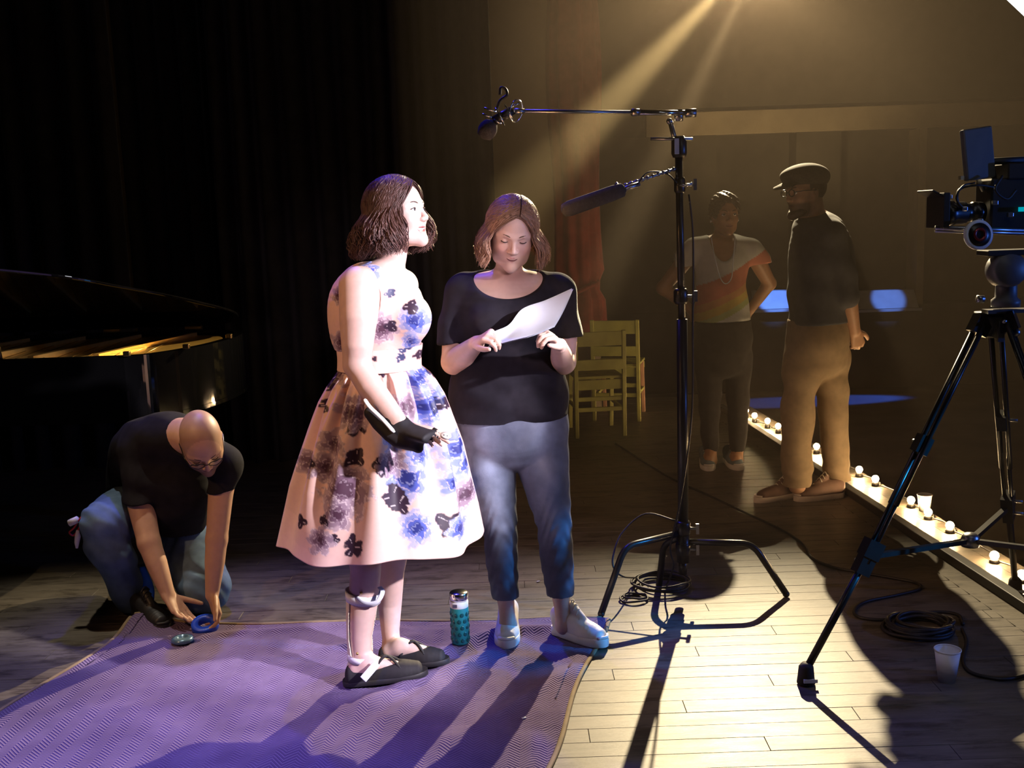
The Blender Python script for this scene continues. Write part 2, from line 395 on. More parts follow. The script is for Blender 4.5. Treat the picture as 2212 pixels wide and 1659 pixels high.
# ------------------------------------------------------------------ curtains
def curtain(name, label, xa, xb, y, z0, z1, amp, per, m, seed, ph=0, group=None):
    n = int((xb - xa) / .012) + 2; u = np.linspace(xa, xb, n); v = np.linspace(z0, z1, 12)
    U, V = np.meshgrid(u, v, indexing='ij')
    f = np.sin(U / per * 2 * math.pi + 1.6 * fbm(U * 1.3 + seed, V * .15, 2) * 6)
    Yv = y + amp * f * (.75 + .5 * vnoise(U * 2 + seed, V * .4)) + .3 * amp * np.sin(U / per * 5.1 + seed)
    A = np.stack([U, Yv, V], -1); B = np.stack([U, Yv + .012, V], -1)[::-1]
    W = np.concatenate([A, B], 0)
    o = grid_mesh(name, W, m, closed_u=True)
    return tag(o, label, 'curtain', group)
xe = P(1068, 400, 6.9)[0]
xs1, xs2 = P(474, 500, 6.9)[0], P(248, 400, 6.9)[0]
curtain('stage_curtain', 'black velvet stage curtain hanging directly behind the floral-dress woman, its edge at the tan wall', xs1, xe, 6.9, .01, 5.3, .045, .16, M['curtain'], 1, group=None)
curtain('stage_curtain', 'black velvet stage curtain panel behind the tail of the piano, between two seams', xs2, xs1 + .03, 7.12, .01, 5.3, .045, .15, M['curtain'], 5)
curtain('stage_curtain', 'black velvet stage curtain farthest along, behind the raised piano lid', -4.9, xs2 + .03, 6.9, .01, 5.3, .045, .17, M['curtain'], 9)
# red drape tied back
def drape():
    Yd = 8.25; n = 60; zs = np.linspace(Z(1240, 735, Yd), 3.6, 40); out = []
    z_tie = Z(1250, 625, Yd)
    for z in zs:
        t = (z - z_tie)
        wd = .15 + .02 * math.sin(z * 3) + (.03 if t > .1 else 0) - .05 * math.exp(-(t / .06) ** 2) + (.02 * (t < 0))
        wd *= 1 - .12 * max(0, min(1, (z - 1.6) / 2))
        xc = X(1247, Yd, 500) + .02 * math.exp(-(t / .1) ** 2)
        row = []
        for a in np.linspace(0, 2 * math.pi, n, endpoint=False):
            r = wd * (1 + .13 * math.sin(9 * a + z * .6) + .06 * math.sin(15 * a - z))
            row.append((xc + r * math.cos(a), Yd + .5 * r * math.sin(a), z))
        out.append(row)
    V = np.array(out).transpose(1, 0, 2)
    root = thing('red_drape', 'dark red drape gathered with a tie beside the tan post', 'curtain', (X(1247, Yd, 500), Yd, zs[0]))
    part(grid_mesh('drape_cloth', V, M['red_curtain'], closed_u=True), root)
    tb = MB(); tp = [(X(1247, Yd, 500) + .02 + .13 * math.cos(a), Yd + .085 * math.sin(a), z_tie + .05 * math.cos(a)) for a in np.linspace(0, 2 * math.pi, 24, endpoint=False)]
    tb.tube(tp, .018, 8, closed=True); part(tb.build('tie_band', M['red_curtain']), root)
drape()

# ------------------------------------------------------------------ moving blanket
def blanket_mat():
    m = bpy.data.materials.new('quilted_moving_blanket'); m.use_nodes = True
    nt = m.node_tree; N = nt.nodes; L = nt.links; b = N['Principled BSDF']
    uv = N.new('ShaderNodeAttribute'); uv.attribute_name = 'Col'
    sp = N.new('ShaderNodeSeparateColor'); L.new(uv.outputs['Color'], sp.inputs[0])
    def mth(op, a, b_=None, c=None):
        n = N.new('ShaderNodeMath'); n.operation = op
        for i, v in enumerate((a, b_, c)):
            if v is None: continue
            if isinstance(v, (int, float)): n.inputs[i].default_value = v
            else: L.new(v, n.inputs[i])
        return n.outputs[0]
    U, V = sp.outputs[0], sp.outputs[1]
    tri = mth('PINGPONG', U, .034)
    s = mth('ADD', V, mth('MULTIPLY', tri, .95))
    row = mth('SINE', mth('MULTIPLY', s, 2 * math.pi / .0135))
    nz = N.new('ShaderNodeTexNoise'); nz.inputs['Scale'].default_value = 5; nz.inputs['Detail'].default_value = 5
    L.new(uv.outputs['Color'], nz.inputs['Vector'])
    mr = N.new('ShaderNodeMapRange'); mr.inputs['From Min'].default_value = .55; mr.inputs['From Max'].default_value = 1; L.new(row, mr.inputs['Value'])
    big = N.new('ShaderNodeValToRGB'); e = big.color_ramp.elements
    e[0].position = .35; e[0].color = (.10, .066, .155, 1); e[1].position = .65; e[1].color = (.16, .115, .23, 1); L.new(nz.outputs['Fac'], big.inputs[0])
    mx = N.new('ShaderNodeMix'); mx.data_type = 'RGBA'; L.new(mth('MULTIPLY', mr.outputs[0], .55), mx.inputs[0]); L.new(big.outputs[0], mx.inputs[6]); mx.inputs[7].default_value = (.32, .26, .38, 1)
    L.new(mx.outputs[2], b.inputs['Base Color']); b.inputs['Roughness'].default_value = .9; b.inputs['Specular IOR Level'].default_value = .2
    bp = N.new('ShaderNodeBump'); bp.inputs['Strength'].default_value = .5; bp.inputs['Distance'].default_value = .004
    L.new(row, bp.inputs['Height']); L.new(bp.outputs[0], b.inputs['Normal'])
    return m
M['blanket'] = blanket_mat()
M['binding'] = mat('tan_binding', (.22, .16, .09), .8, vary=.15)
def blanket():
    c00, c10 = G(-60, 1600), G(1165, 1700)             # near-left and near-right corners lie past the frame
    bl, br = G(285, 1352), G(1312, 1337)
    tl = G(0, 1545); near_l = bl + (tl - bl) * 2.6; near_r = br + (G(1180, 1659) - br) * 1.25
    nu, nv = 260, 250
    u = np.linspace(0, 1, nu)[:, None]; v = np.linspace(0, 1, nv)[None]
    A = (1 - v)[..., None] * near_l + v[..., None] * bl; B = (1 - v)[..., None] * near_r + v[..., None] * br
    Q = (1 - u)[..., None] * A + u[..., None] * B
    x, y = Q[..., 0], Q[..., 1]
    z = .007 + .004 * np.sin(x * 9 + 4 * fbm(x * 1.5, y * 1.5) + 5 * y) * fbm(x * 2 + 3, y * 2) + .016 * np.clip(fbm(x * 5, y * 7, 3) - .48, 0, 1)
    # ruck of cloth between the two women
    for (px, py, rx_, ry_, h, an) in [(1010, 1400, .32, .045, .022, .6), (930, 1470, .4, .04, .022, .75), (600, 1640, .5, .05, .016, .9), (1120, 1375, .22, .03, .02, .3), (760, 1400, .2, .03, .012, .3), (830, 1560, .45, .03, .012, 1.0), (550, 1370, .3, .03, .012, .1), (1120, 1520, .3, .03, .012, .9)]:
        c = G(px, py); ca, sa = math.cos(an), math.sin(an); dx, dy = x - c[0], y - c[1]
        a_, b_ = dx * ca + dy * sa, -dx * sa + dy * ca
        z = z + h * np.exp(-(a_ / rx_) ** 2 - (b_ / ry_) ** 2)
    edge = np.minimum(np.minimum(u, 1 - u) * 2.0, np.minimum(v, 1 - v) * 1.8) + 0 * x
    z = z * np.clip(edge / .02 + .35, 0, 1)
    z = z + .05 * np.exp(-((x - bl[0] - .03) / .12) ** 2 - ((y - bl[1] + .02) / .1) ** 2) * (1 - u)
    wob = .012 * np.sin(y * 7) * (u > .97) + .02 * np.sin(y * 5 + 1) * (u < .03)
    Q = np.stack([x + wob, y + .012 * np.sin(x * 8) * (v > .97), z], -1)
    col = np.stack([x + .04 * fbm(x * 2, y * 2) + 5, y + .05 * fbm(x * 2 + 9, y * 2) + 5, 0 * x], -1)
    root = thing('moving_blanket', 'purple quilted moving blanket with zigzag stitching spread on the stage floor', 'blanket', (float(Q[130, 120, 0]), float(Q[130, 120, 1]), 0))
    part(grid_mesh('quilted_cloth', Q, M['blanket'], col=col), root)
    for nm, line in (('edge_binding', Q[-1]), ('edge_binding', Q[0]), ('edge_binding', Q[:, -1])):
        mb = MB(); l = line[::5] + [0, 0, .002]; mb.tube(l, .009, 6, flat=.5); part(mb.build(nm, M['binding']), root)
    return Q
BL = blanket()
def bz(x, y):
    "height of the blanket under a point"
    d = (BL[..., 0] - x) ** 2 + (BL[..., 1] - y) ** 2; return float(BL.reshape(-1, 3)[d.argmin()][2])

# ------------------------------------------------------------------ rail and footlights along the stage edge
rl = MB(); ra = G(1556, 884); rb = G(2240, 1335)
rl_dir = unit(rb - ra); rnorm = np.array([-rl_dir[1], rl_dir[0], 0])
rl.bar(ra + [0, 0, .021], rb + [0, 0, .021], .05, .042, up=(0, 0, 1))
tag(rl.build('edge_rail', M['black_paint'], bevel=.004), 'long black timber rail along the stage edge in front of the footlights', 'rail')
M['glow'] = mat('lit_bulb', (1, .9, .7), .3, vary=0, emit=((1, .66, .32), 480))
M['socket'] = mat('black_bakelite', (.02, .018, .016), .4, vary=.1)
bulbs = [(1612, 886), (1630, 897), (1658, 909), (1681, 920), (1764, 964), (1856, 1014), (1891, 1034), (1968, 1080), (2005, 1106), (2052, 1135), (2148, 1200), (2207, 1242)]
names = ['farthest of the four clustered beyond the cap man', 'second of the far cluster of four', 'third of the far cluster of four', 'nearest of the far cluster of four, beside the trouser leg',
         'alone between the legs of the man in the cap', 'just past the heel of the man in the cap', 'second past the man in the cap, before the tripod leg', 'touching the paper cup by the rail',
         'next bulb nearer than the paper cup', 'above the start of the tripod brace', 'nearest fully seen, beyond the tripod brace', 'half hidden by the camera tripod at the frame edge']
bulb_pts = []
for (px, py), nm in zip(bulbs, names):
    g = G(px, py + 16 * 1); q = P(px, py, g[1]); r = .019; zc = max(q[2], .034)
    q = np.array([q[0], q[1], zc])
    root = thing('footlight_bulb', 'glowing round footlight bulb, ' + nm, 'light bulb', (q[0], q[1], 0), 'footlights along the stage edge')
    bpy.context.view_layer.update()
    b = MB(); b.ball(q, r, 8); part(b.build('globe', M['glow']), root)
    s = MB(); s.lathe([(.012, .001), (.02, .001), (.021, .012), (.014, zc - r + .004)], (q[0], q[1], 0), n=14); part(s.build('socket', M['socket']), root)
    bulb_pts.append(q)
bulb_pts = np.array(bulb_pts)
cd = MB(); pts = []
for a, b in zip(bulb_pts[:-1], bulb_pts[1:]):
    L_ = np.linalg.norm(b - a)
    for t in np.linspace(0, 1, 8, endpoint=False):
        p = a + (b - a) * t; p = p + np.array([.03 + .012 * math.sin(t * 9), 0, 0]) * math.sin(math.pi * t); pts.append((p[0] + .026, p[1], .005))
cd.tube(pts, .0035, 6); tag(cd.build('light_cord', M['cable']), 'thin black cord looping between the footlight bulbs', 'cord')

# ------------------------------------------------------------------ paper cups
def cup(base, h, r0, r1, label):
    root = thing('paper_cup', label, 'cup', base)
    bpy.context.view_layer.update()
    b = MB(); b.lathe([(r0 - .004, .006), (r0, .0), (r1, h), (r1 - .0012, h), (r0 - .001, .007), (0.001, .007)], base, n=36); part(b.build('cup_wall', M['cup']), root)
    rm = MB(); a = np.linspace(0, 2 * math.pi, 36, endpoint=False)
    rm.tube(np.stack([base[0] + r1 * np.cos(a), base[1] + r1 * np.sin(a), 0 * a + base[2] + h], 1), .0022, 8, closed=True); part(rm.build('rolled_rim', M['cup']), root)
g = G(2045, 1470); cup(g + [0, 0, .0], .108, .027, .041, 'white paper cup standing on the boards next to the coiled black cable')
g = G(1984, 1104) + [.03, 0, 0]; cup(g, .085, .026, .036, 'white paper cup behind the rail, lit by the bulb touching it')

# ------------------------------------------------------------------ water bottle
def bottle():
    g = G(996, 1404); z0 = bz(g[0], g[1]); g[2] = z0; H = Z(994, 1278, g[1]) - z0; r = .0335
    root = thing('water_bottle', 'teal water bottle with silver cap standing on the blanket between the women', 'bottle', g); bpy.context.view_layer.update()
    tealm = mat('teal_silicone', (.012, .23, .24), .55, vary=.08); dark = mat('teal_window_glass', (.008, .09, .10), .15, vary=0)
    b = MB(); b.lathe([(r * .9, 0), (r, .006), (r, .70 * H), (r * .97, .715 * H)], g, n=36); part(b.build('sleeve', tealm), root)
    for i in range(5):
        for j in range(10):
            a = 2 * math.pi * (j + .5 * (i % 2)) / 10; c = g + [r * math.cos(a), r * math.sin(a), (.09 + .125 * i) * H]
            Rm = np.array([[-math.sin(a), 0, math.cos(a)], [math.cos(a), 0, math.sin(a)], [0, 1, 0]])
            w_ = MB(); w_.ball(c, (.0075, .0085, .0022), 6, Rm); part(w_.build('sleeve_window', dark), root)
    n = MB(); n.lathe([(r * .97, .71 * H), (r * .99, .72 * H), (r * .99, .825 * H), (r * .9, .835 * H)], g, n=36); part(n.build('white_collar', M['cup']), root)
    c = MB(); c.lathe([(r * .9, .835 * H), (r * .92, .86 * H), (r * 1.0, .872 * H), (r * 1.0, .985 * H), (r * .92, H), (0.001, H)], g, n=36); part(c.build('cap', M['chrome']), root)
    l = MB(); l.box(g + [-.4 * r, -r * .93, .775 * H], (.018, .003, .012)); part(l.build('collar_mark', M['steel']), root)
bottle()

# ------------------------------------------------------------------ yellow chairs
def chair(o, fx, label, m, legm, grp, w=.40, h=.84):
    "o: centre of the back edge on the floor, fx: unit vector the chair faces"
    root = thing('wooden_chair', label, 'chair', o, grp); bpy.context.view_layer.update()
    f = unit(fx); s = np.array([f[1], -f[0], 0]); up = np.array([0, 0, 1.])
    def pt(a, b, c): return o + s * a + f * b + up * c
    def pc(name, a, b, w_, d, mm=m, u=None):
        x = MB(); x.bar(a, b, w_, d, up=f if u is None else u); part(x.build(name, mm, bevel=.004), root)
    for sg in (-1, 1):
        pc('leg', pt(sg * w / 2, 0, 0), pt(sg * w / 2, -.03, h), .028, .032)
        pc('leg', pt(sg * w / 2 * .9, .40, 0), pt(sg * w / 2 * .9, .34, .42), .028, .032, legm)
        pc('side_rail', pt(sg * w / 2 * .92, .0, .20), pt(sg * w / 2 * .92, .37, .20), .02, .024, m, up)
    for z0, hh in ((h - .055, .10), (h - .235, .075)): pc('back_slat', pt(-w / 2, -.028, z0), pt(w / 2, -.028, z0), hh, .018, m, f)
    for k in range(4): pc('seat_slat', pt(-w / 2, .045 + k * .1, .425), pt(w / 2, .045 + k * .1, .425), .085, .02, m, up)
    pc('apron', pt(-w / 2, .0, .375), pt(w / 2, .0, .375), .07, .018, m, f)
    pc('apron', pt(-w / 2, .36, .385), pt(w / 2, .36, .385), .05, .018, m, f)
    pc('stretcher', pt(-w / 2, 0, .275), pt(w / 2, 0, .275), .03, .02, m, f)
    pc('stretcher', pt(-w / 2, 0, .20), pt(w / 2, 0, .20), .03, .02, m, f)
ga = G(1298, 944); hA = Z(1298, 714, ga[1])
chair(ga, (-.1, 1, 0), 'yellow-green slatted wooden chair seen from behind, nearer of the two beside the red drape', M['yellow_wood'], M['yellow_wood'], 'slatted chairs by the red drape', .34, hA)
gb = G(1336, 916); hB = Z(1336, 690, gb[1] + .12)
chair(gb + [0, .12, 0], (.25, .97, 0), 'yellow-green slatted wooden chair half hidden behind the nearer chair, with a reddish front leg', M['yellow_wood'], M['pink_wood'], 'slatted chairs by the red drape', .34, hB)

# ------------------------------------------------------------------ microphone stand with bent-tube base
def arc_pts(pts, n=6): return crom(pts, n)
def bend(a, k, b, r=.05, n=7):
    "straight-bend-straight tube path with a rounded knee"
    a, k, b = map(nparr, (a, k, b)); p, q = k + unit(a - k) * r, k + unit(b - k) * r
    m = [(1 - t) ** 2 * p + 2 * t * (1 - t) * k + t * t * q for t in np.linspace(0, 1, n)]
    return np.array([a] + m + [b])
SY = 4.15
def ground(px, py): return G(px, py)
def mic_stand():
    hub = P(1476, 1152, SY); base = P(1475, 1240, SY); top = P(1466, 335, SY)
    root = thing('microphone_stand', 'tall black microphone stand on a bent-tube three-legged base', 'stand', (hub[0], hub[1], 0)); bpy.context.view_layer.update()
    def pc(name, mb, m=M['black_metal'], lab=None):
        o = part(mb.build(name, m), root)
        if lab: o['label'] = lab
    lf, rf, bf = G(1299, 1333), G(1698, 1290), G(1424, 1270)
    up = np.array([0, 0, .014])
    for f, kn, hy in ((lf, P(1350, 1180, 4.03), 1150), (rf, P(1626, 1174, 4.13), 1170), (bf, P(1434, 1172, 4.2), 1160)):
        mb = MB(); mb.tube(bend(P(1476, hy, SY), kn, f + up, .05), .0135, 12); mb.ball(f + [0, 0, .0135], .0145, 6); pc('leg', mb)
    mid = P(1473, 690, SY)
    mb = MB(); mb.cyl(base, base + (hub - base) * .35, .016, .018); mb.cyl(base + (hub - base) * .3, hub, .026); pc('lower_tube', mb)
    mb = MB(); mb.cyl(hub, mid, .0215); pc('pole', mb)
    mb = MB(); mb.cyl(mid, top, .0145); pc('upper_pole', mb)
    for py, rr in ((1140, .032), (1185, .030), (640, .028), (400, .022)):
        q = P(1475 - (1150 - py) * .009, py, SY); mb = MB(); mb.lathe([(rr * .8, -.03), (rr, -.02), (rr, .02), (rr * .8, .03)], q, n=18); pc('collar', mb)
        mb = MB(); mb.cyl(q, q + [.05, -.02, 0], .006, n=8); mb.box(q + [.055, -.022, 0], (.012, .012, .042)); pc('clamp_knob', mb, M['steel'])
    # head and boom
    hd = P(1467, 320, SY); mb = MB(); mb.lathe([(.024, -.035), (.030, -.02), (.030, .03), (.02, .045)], hd, n=16); pc('grip_head', mb)
    mb = MB(); mb.box(P(1462, 316, SY - .034), (.017, .004, .058)); pc('maker_plate', mb, M['white_paper'])
    mb = MB(); mb.cyl(P(1405, 300, SY), P(1496, 300, SY - .02), .006, n=8); mb.cyl(P(1448, 262, SY), P(1462, 320, SY), .010, n=8); mb.ball(P(1446, 262, SY - .02), .012, 6); pc('cross_pin', mb, M['steel'])
    b0, b1 = P(1492, 244, SY), P(1128, 240, 3.95)
    mb = MB(); mb.tube([b0, b0 + (b1 - b0) * .34], [.0105, .0105], 12); pc('boom_arm', mb, M['chrome'], 'bright chrome boom tube')
    mb = MB(); mb.tube([b0 + (b1 - b0) * .33, b1], [.0068, .0068], 12); pc('boom_extension', mb, M['steel'])
    mb = MB(); mb.cyl(b0 + (b1 - b0) * .32, b0 + (b1 - b0) * .36, .014); pc('boom_collar', mb, M['steel'])
    mb = MB(); mb.cyl(b0 + [.02, 0, 0], b0 - [.02, 0, 0], .016); pc('boom_end_cap', mb, M['steel'])
    mb = MB(); mb.cyl(P(1466, 244, SY) - [0, 0, .03], P(1466, 244, SY) + [0, 0, .012], .017); pc('boom_clamp', mb, M['steel'])
    # lower jointed arm that carries the long microphone
    a0, a1 = P(1466, 362, SY), P(1352, 400, 4.02)
    mb = MB()
    for t in np.linspace(0, 1, 11): mb.ball(a0 + (a1 - a0) * t, .0085, 6)
    mb.tube([a0, a1], .005, 8); pc('jointed_arm', mb, M['steel'])
    mb = MB(); mb.cyl(a1, P(1312, 421, 3.99), .004, n=8); mb.cyl(P(1330, 395, 4.0), P(1345, 415, 4.0), .006, n=8); pc('microphone_clip', mb, M['steel'])
    mb = MB(); mb.tube(arc_pts([P(1495, 395, SY - .03), P(1480, 402, SY - .04), P(1468, 400, SY - .02)]), .004, 6); pc('cable_clip', mb, M['steel'])
mic_stand()
def shotgun():
    a, b = P(1350, 408, 4.0), P(1214, 456, 3.93)
    root = thing('shotgun_microphone', 'long foam-covered shotgun microphone on the lower jointed arm, aimed down at the women', 'microphone', (a + b) / 2); bpy.context.view_layer.update()
    d = b - a; L_ = np.linalg.norm(d)
    mb = MB(); mb.lathe([(.012, 0), (.026, .012), (.0285, .05), (.0285, L_ - .03), (.024, L_ - .008), (.010, L_)], a, d, n=24); part(mb.build('foam_windscreen', M['foam']), root)
    mb = MB(); mb.cyl(a - unit(d) * .06, a + unit(d) * .02, .0095); part(mb.build('barrel', M['steel']), root)
    tag_c = MB(); tag_c.tube(arc_pts([a - unit(d) * .055, a + [.05, 0, .02], P(1400, 372, 4.08), P(1440, 375, 4.12), P(1462, 395, 4.12)]), .003, 6); part(tag_c.build('microphone_lead', M['cable']), root)
shotgun()
def studio_mic():
    Yb = 3.94; c = P(1090, 245, Yb)
    root = thing('boom_microphone', 'microphone with round grey windscreen in a wire cradle at the tip of the chrome boom', 'microphone', c); bpy.context.view_layer.update()
    a, b = P(1108, 238, Yb), P(1066, 262, Yb); d = unit(b - a)
    mb = MB(); mb.cyl(a, b, .017); part(mb.build('body', M['black_metal']), root)
    mb = MB(); f0 = P(1064, 260, Yb); f1 = P(1045, 296, Yb); mb.lathe([(.006, 0), (.024, .008), (.033, .028), (.034, .045), (.026, .066), (.006, .074)], f0, f1 - f0, n=20); part(mb.build('windscreen', M['foam']), root)
    th = np.linspace(0, 2 * math.pi, 28, endpoint=False)
    for (px, py), rr, ax in (((1115, 240), .040, (-.75, .5, .2)), ((1080, 252), .036, d), ((1100, 244), .033, d)):
        z = unit(ax); x = unit(np.cross(z, (0, 1, .2))); y = np.cross(z, x); q = P(px, py, Yb)
        mb = MB(); mb.tube(np.array([q + rr * (math.cos(t) * x + math.sin(t) * y) for t in th]), .0025, 6, closed=True); part(mb.build('cradle_ring', M['chrome']), root)
    for p0, p1 in (((1046, 233), (1072, 242)), ((1042, 246), (1062, 254)), ((1066, 258), (1083, 268)), ((1102, 233), (1122, 222))):
        mb = MB(); mb.cyl(P(*p0, Yb - .02), P(*p1, Yb - .02), .003, n=8); part(mb.build('cradle_hook', M['chrome']), root)
    mb = MB(); mb.tube(arc_pts([P(1072, 240, Yb), P(1080, 218, Yb), P(1095, 205, Yb), P(1092, 192, Yb), P(1082, 190, Yb), P(1080, 205, Yb)]), .005, 8); part(mb.build('lead', M['cable']), root)
    mb = MB(); mb.cyl(P(1112, 240, Yb), P(1132, 240, 3.95), .01); part(mb.build('swivel', M['steel']), root)
studio_mic()

# ------------------------------------------------------------------ cables on the floor
def gcable(name, label, pix, rad, lift=0.0, n=8, cat='cable'):
    p = np.array([G(*q) + [0, 0, rad + lift] for q in pix]); mb = MB(); mb.tube(arc_pts(p, n), rad, 8)
    return tag(mb.build(name, M['cable']), label, cat)
def coil(name, label, c, rx_, ry_, turns, rad, seed, flat=1.0, h=.0):
    rng = random.Random(seed); pts = []
    for k in range(turns):
        ox, oy, s, an = rng.uniform(-.02, .02), rng.uniform(-.015, .015), rng.uniform(.8, 1.05), rng.uniform(-.2, .2)
        for t in np.linspace(0, 2 * math.pi, 20, endpoint=False):
            w_ = t / (2 * math.pi); x = rx_ * s * math.cos(t); y = ry_ * s * math.sin(t)
            pts.append(c + np.array([ox + x * math.cos(an) - y * math.sin(an), oy + x * math.sin(an) + y * math.cos(an), rad + h * (k + w_) + .003 * math.sin(3 * t + k)]))
    mb = MB(); mb.tube(arc_pts(np.array(pts)[::2], 3), rad, 6); return tag(mb.build(name, M['cable']), label, 'cable')
c1 = (G(1400, 1278) + G(1450, 1262)) / 2
coil('coiled_cable', 'thin dark cable coiled loosely under the base of the microphone stand', c1, .12, .115, 5, .0045, 2, h=.0075)
c2 = G(1368, 1298); coil('cable_loop', 'two small loops of dark cable beside the larger coil under the microphone stand', c2, .058, .05, 2, .0045, 5, h=.008)
mb = MB(); mb.tube(arc_pts([P(1488, 420, 4.12), P(1497, 520, 4.11), P(1496, 700, 4.1), P(1494, 900, 4.1), P(1470, 1080, 4.1), P(1448, 1180, 4.12), P(1455, 1220, 4.12), P(1444, 1255, 4.15), G(1438, 1275) + [0, 0, .02]]), .0038, 6)
tag(mb.build('microphone_cable', M['cable']), 'dark microphone cable running down the stand pole to the coil', 'cable')
mb = MB(); mb.tube(arc_pts([P(1460, 1125, 4.18), P(1395, 1110, 4.25), P(1345, 1150, 4.2), P(1326, 1195, 4.12), P(1325, 1225, 4.08), P(1345, 1245, 4.1), G(1378, 1258) + [0, 0, .02]]), .0038, 6)
tag(mb.build('hanging_cable', M['cable']), 'dark cable looping out beside the left bent leg of the microphone stand', 'cable')
gcable('floor_cable', 'long dark cable snaking from the dark floor past the tripod leg to the cup', [(1330, 960), (1440, 1030), (1530, 1072), (1610, 1110), (1690, 1148), (1735, 1178), (1755, 1208), (1800, 1228), (1850, 1238), (1930, 1252), (1978, 1262), (1986, 1275), (1940, 1288), (1870, 1303), (1845, 1322), (1858, 1337), (1910, 1342), (1970, 1330), (2030, 1325), (2070, 1332), (2080, 1352)], .0062)
gcable('floor_cable', 'dark cable end curving around the paper cup towards the frame edge', [(2078, 1362), (2088, 1390), (2080, 1430), (2095, 1455), (2140, 1468), (2180, 1470), (2240, 1455)], .0062)
coil('coiled_cable', 'dense dark bundle of black cable lying behind the paper cup', G(1990, 1362), .118, .10, 9, .0072, 8, h=.0035)
# scraps on the floor
for px, py, l in ((1163, 1257, 'tiny white paper scrap on the floor between the reading woman and the wall'), (1132, 1556, 'tiny white speck of paper on the blanket near its tan edge')):
    g = G(px, py); g[2] = bz(g[0], g[1]) if py > 1400 else 0
    mb = MB(); mb.box(g + [0, 0, .003], (.014, .008, .002), Matrix.Rotation(.5, 3, 'Z')); tag(mb.build('paper_scrap', M['white_paper'], bevel=.0005), l, 'scrap')

# ------------------------------------------------------------------ camera tripod
TA = P(2148, 676, 3.5)
def tripod():
    root = thing('camera_tripod', 'tall black tripod with twin-tube legs carrying the cinema camera', 'tripod', (TA[0], TA[1], 0)); bpy.context.view_layer.update()
    def pc(name, mb, m=M['black_metal'], lab=None):
        o = part(mb.build(name, m), root)
        if lab: o['label'] = lab
        return o
    f1 = G(1741, 1478); f2 = np.array([TA[0] + .36, TA[1] - .30, 0]); f3 = G(2192, 1285)
    tops = [P(2118, 700, 3.47), TA + [.02, -.05, -.02], TA + [.03, .06, -.02]]
    hubs = P(2096, 1168, 3.62); jo = []
    for f, t in zip((f1, f2, f3), tops):
        d = unit(f - t); L_ = np.linalg.norm(f - t); s = unit(np.cross(d, (0, 0, 1)))
        leg = thing('leg', None, None, f); leg.parent = root; bpy.context.view_layer.update(); leg.location = f - nparr(root.location); bpy.context.view_layer.update()
        def sub(n, mb, m=M['black_metal']): part(mb.build(n, m), leg)
        mb = MB()
        for sg in (-1, 1): mb.cyl(t + s * sg * .017, t + d * L_ * .50 + s * sg * .014, .0095, n=12)
        sub('upper_tube_pair', mb)
        mb = MB()
        for sg in (-1, 1): mb.cyl(t + d * L_ * .36 + s * sg * .012, t + d * L_ * .66 + s * sg * .012, .0078, n=12)
        sub('middle_tube_pair', mb)
        mb = MB(); mb.cyl(t + d * L_ * .62, f + [0, 0, .05], .0125, n=14); sub('lower_tube', mb)
        for q, w_ in ((0.0, .026), (.33, .022), (.62, .028), (.665, .024)):
            mb = MB(); mb.bar(t + d * L_ * q - d * .025, t + d * L_ * q + d * .035, w_ * 2.2, w_ * 1.5, up=s); sub('lock_collar', mb)
            mb = MB(); mb.cyl(t + d * L_ * q, t + d * L_ * q + s * .05, .006, n=8); sub('lock_lever', mb, M['steel'])
        mb = MB(); mb.lathe([(.014, .075), (.024, .062), (.027, .03), (.030, .006), (.012, 0)][::-1], f, n=16); sub('rubber_foot', mb, M['black_rubber'])
        mb = MB(); mb.box(f + [.008, -.026, .022], (.045, .006, .012)); sub('tape_strip', mb, M['white_paper'])
        jo.append(t + d * L_ * .645)
    for j in jo:
        mb = MB(); mb.bar(j, hubs, .020, .016); pc('spreader_arm', mb)
    mb = MB(); mb.lathe([(.03, -.02), (.034, 0), (.028, .018), (.02, .026), (.001, .03)], hubs, n=18); pc('spreader_hub', mb, M['steel'])
    mb = MB(); mb.lathe([(.03, -.07), (.05, -.03), (.062, 0), (.062, .014)], TA - [0, 0, .01], n=24); pc('bowl', mb)
    mb = MB(); mb.box(TA + [.03, -.04, 0.01], (.16, .05, .012)); pc('bowl_flange', mb, M['steel'])
    mb = MB(); mb.bar(TA + [0, -.05, -.0], TA + [.0, -.05, -.09], .012, .02); mb.ball(TA + [.045, -.06, -.06], .014, 6); pc('bowl_lever', mb, M['steel'])
tripod()
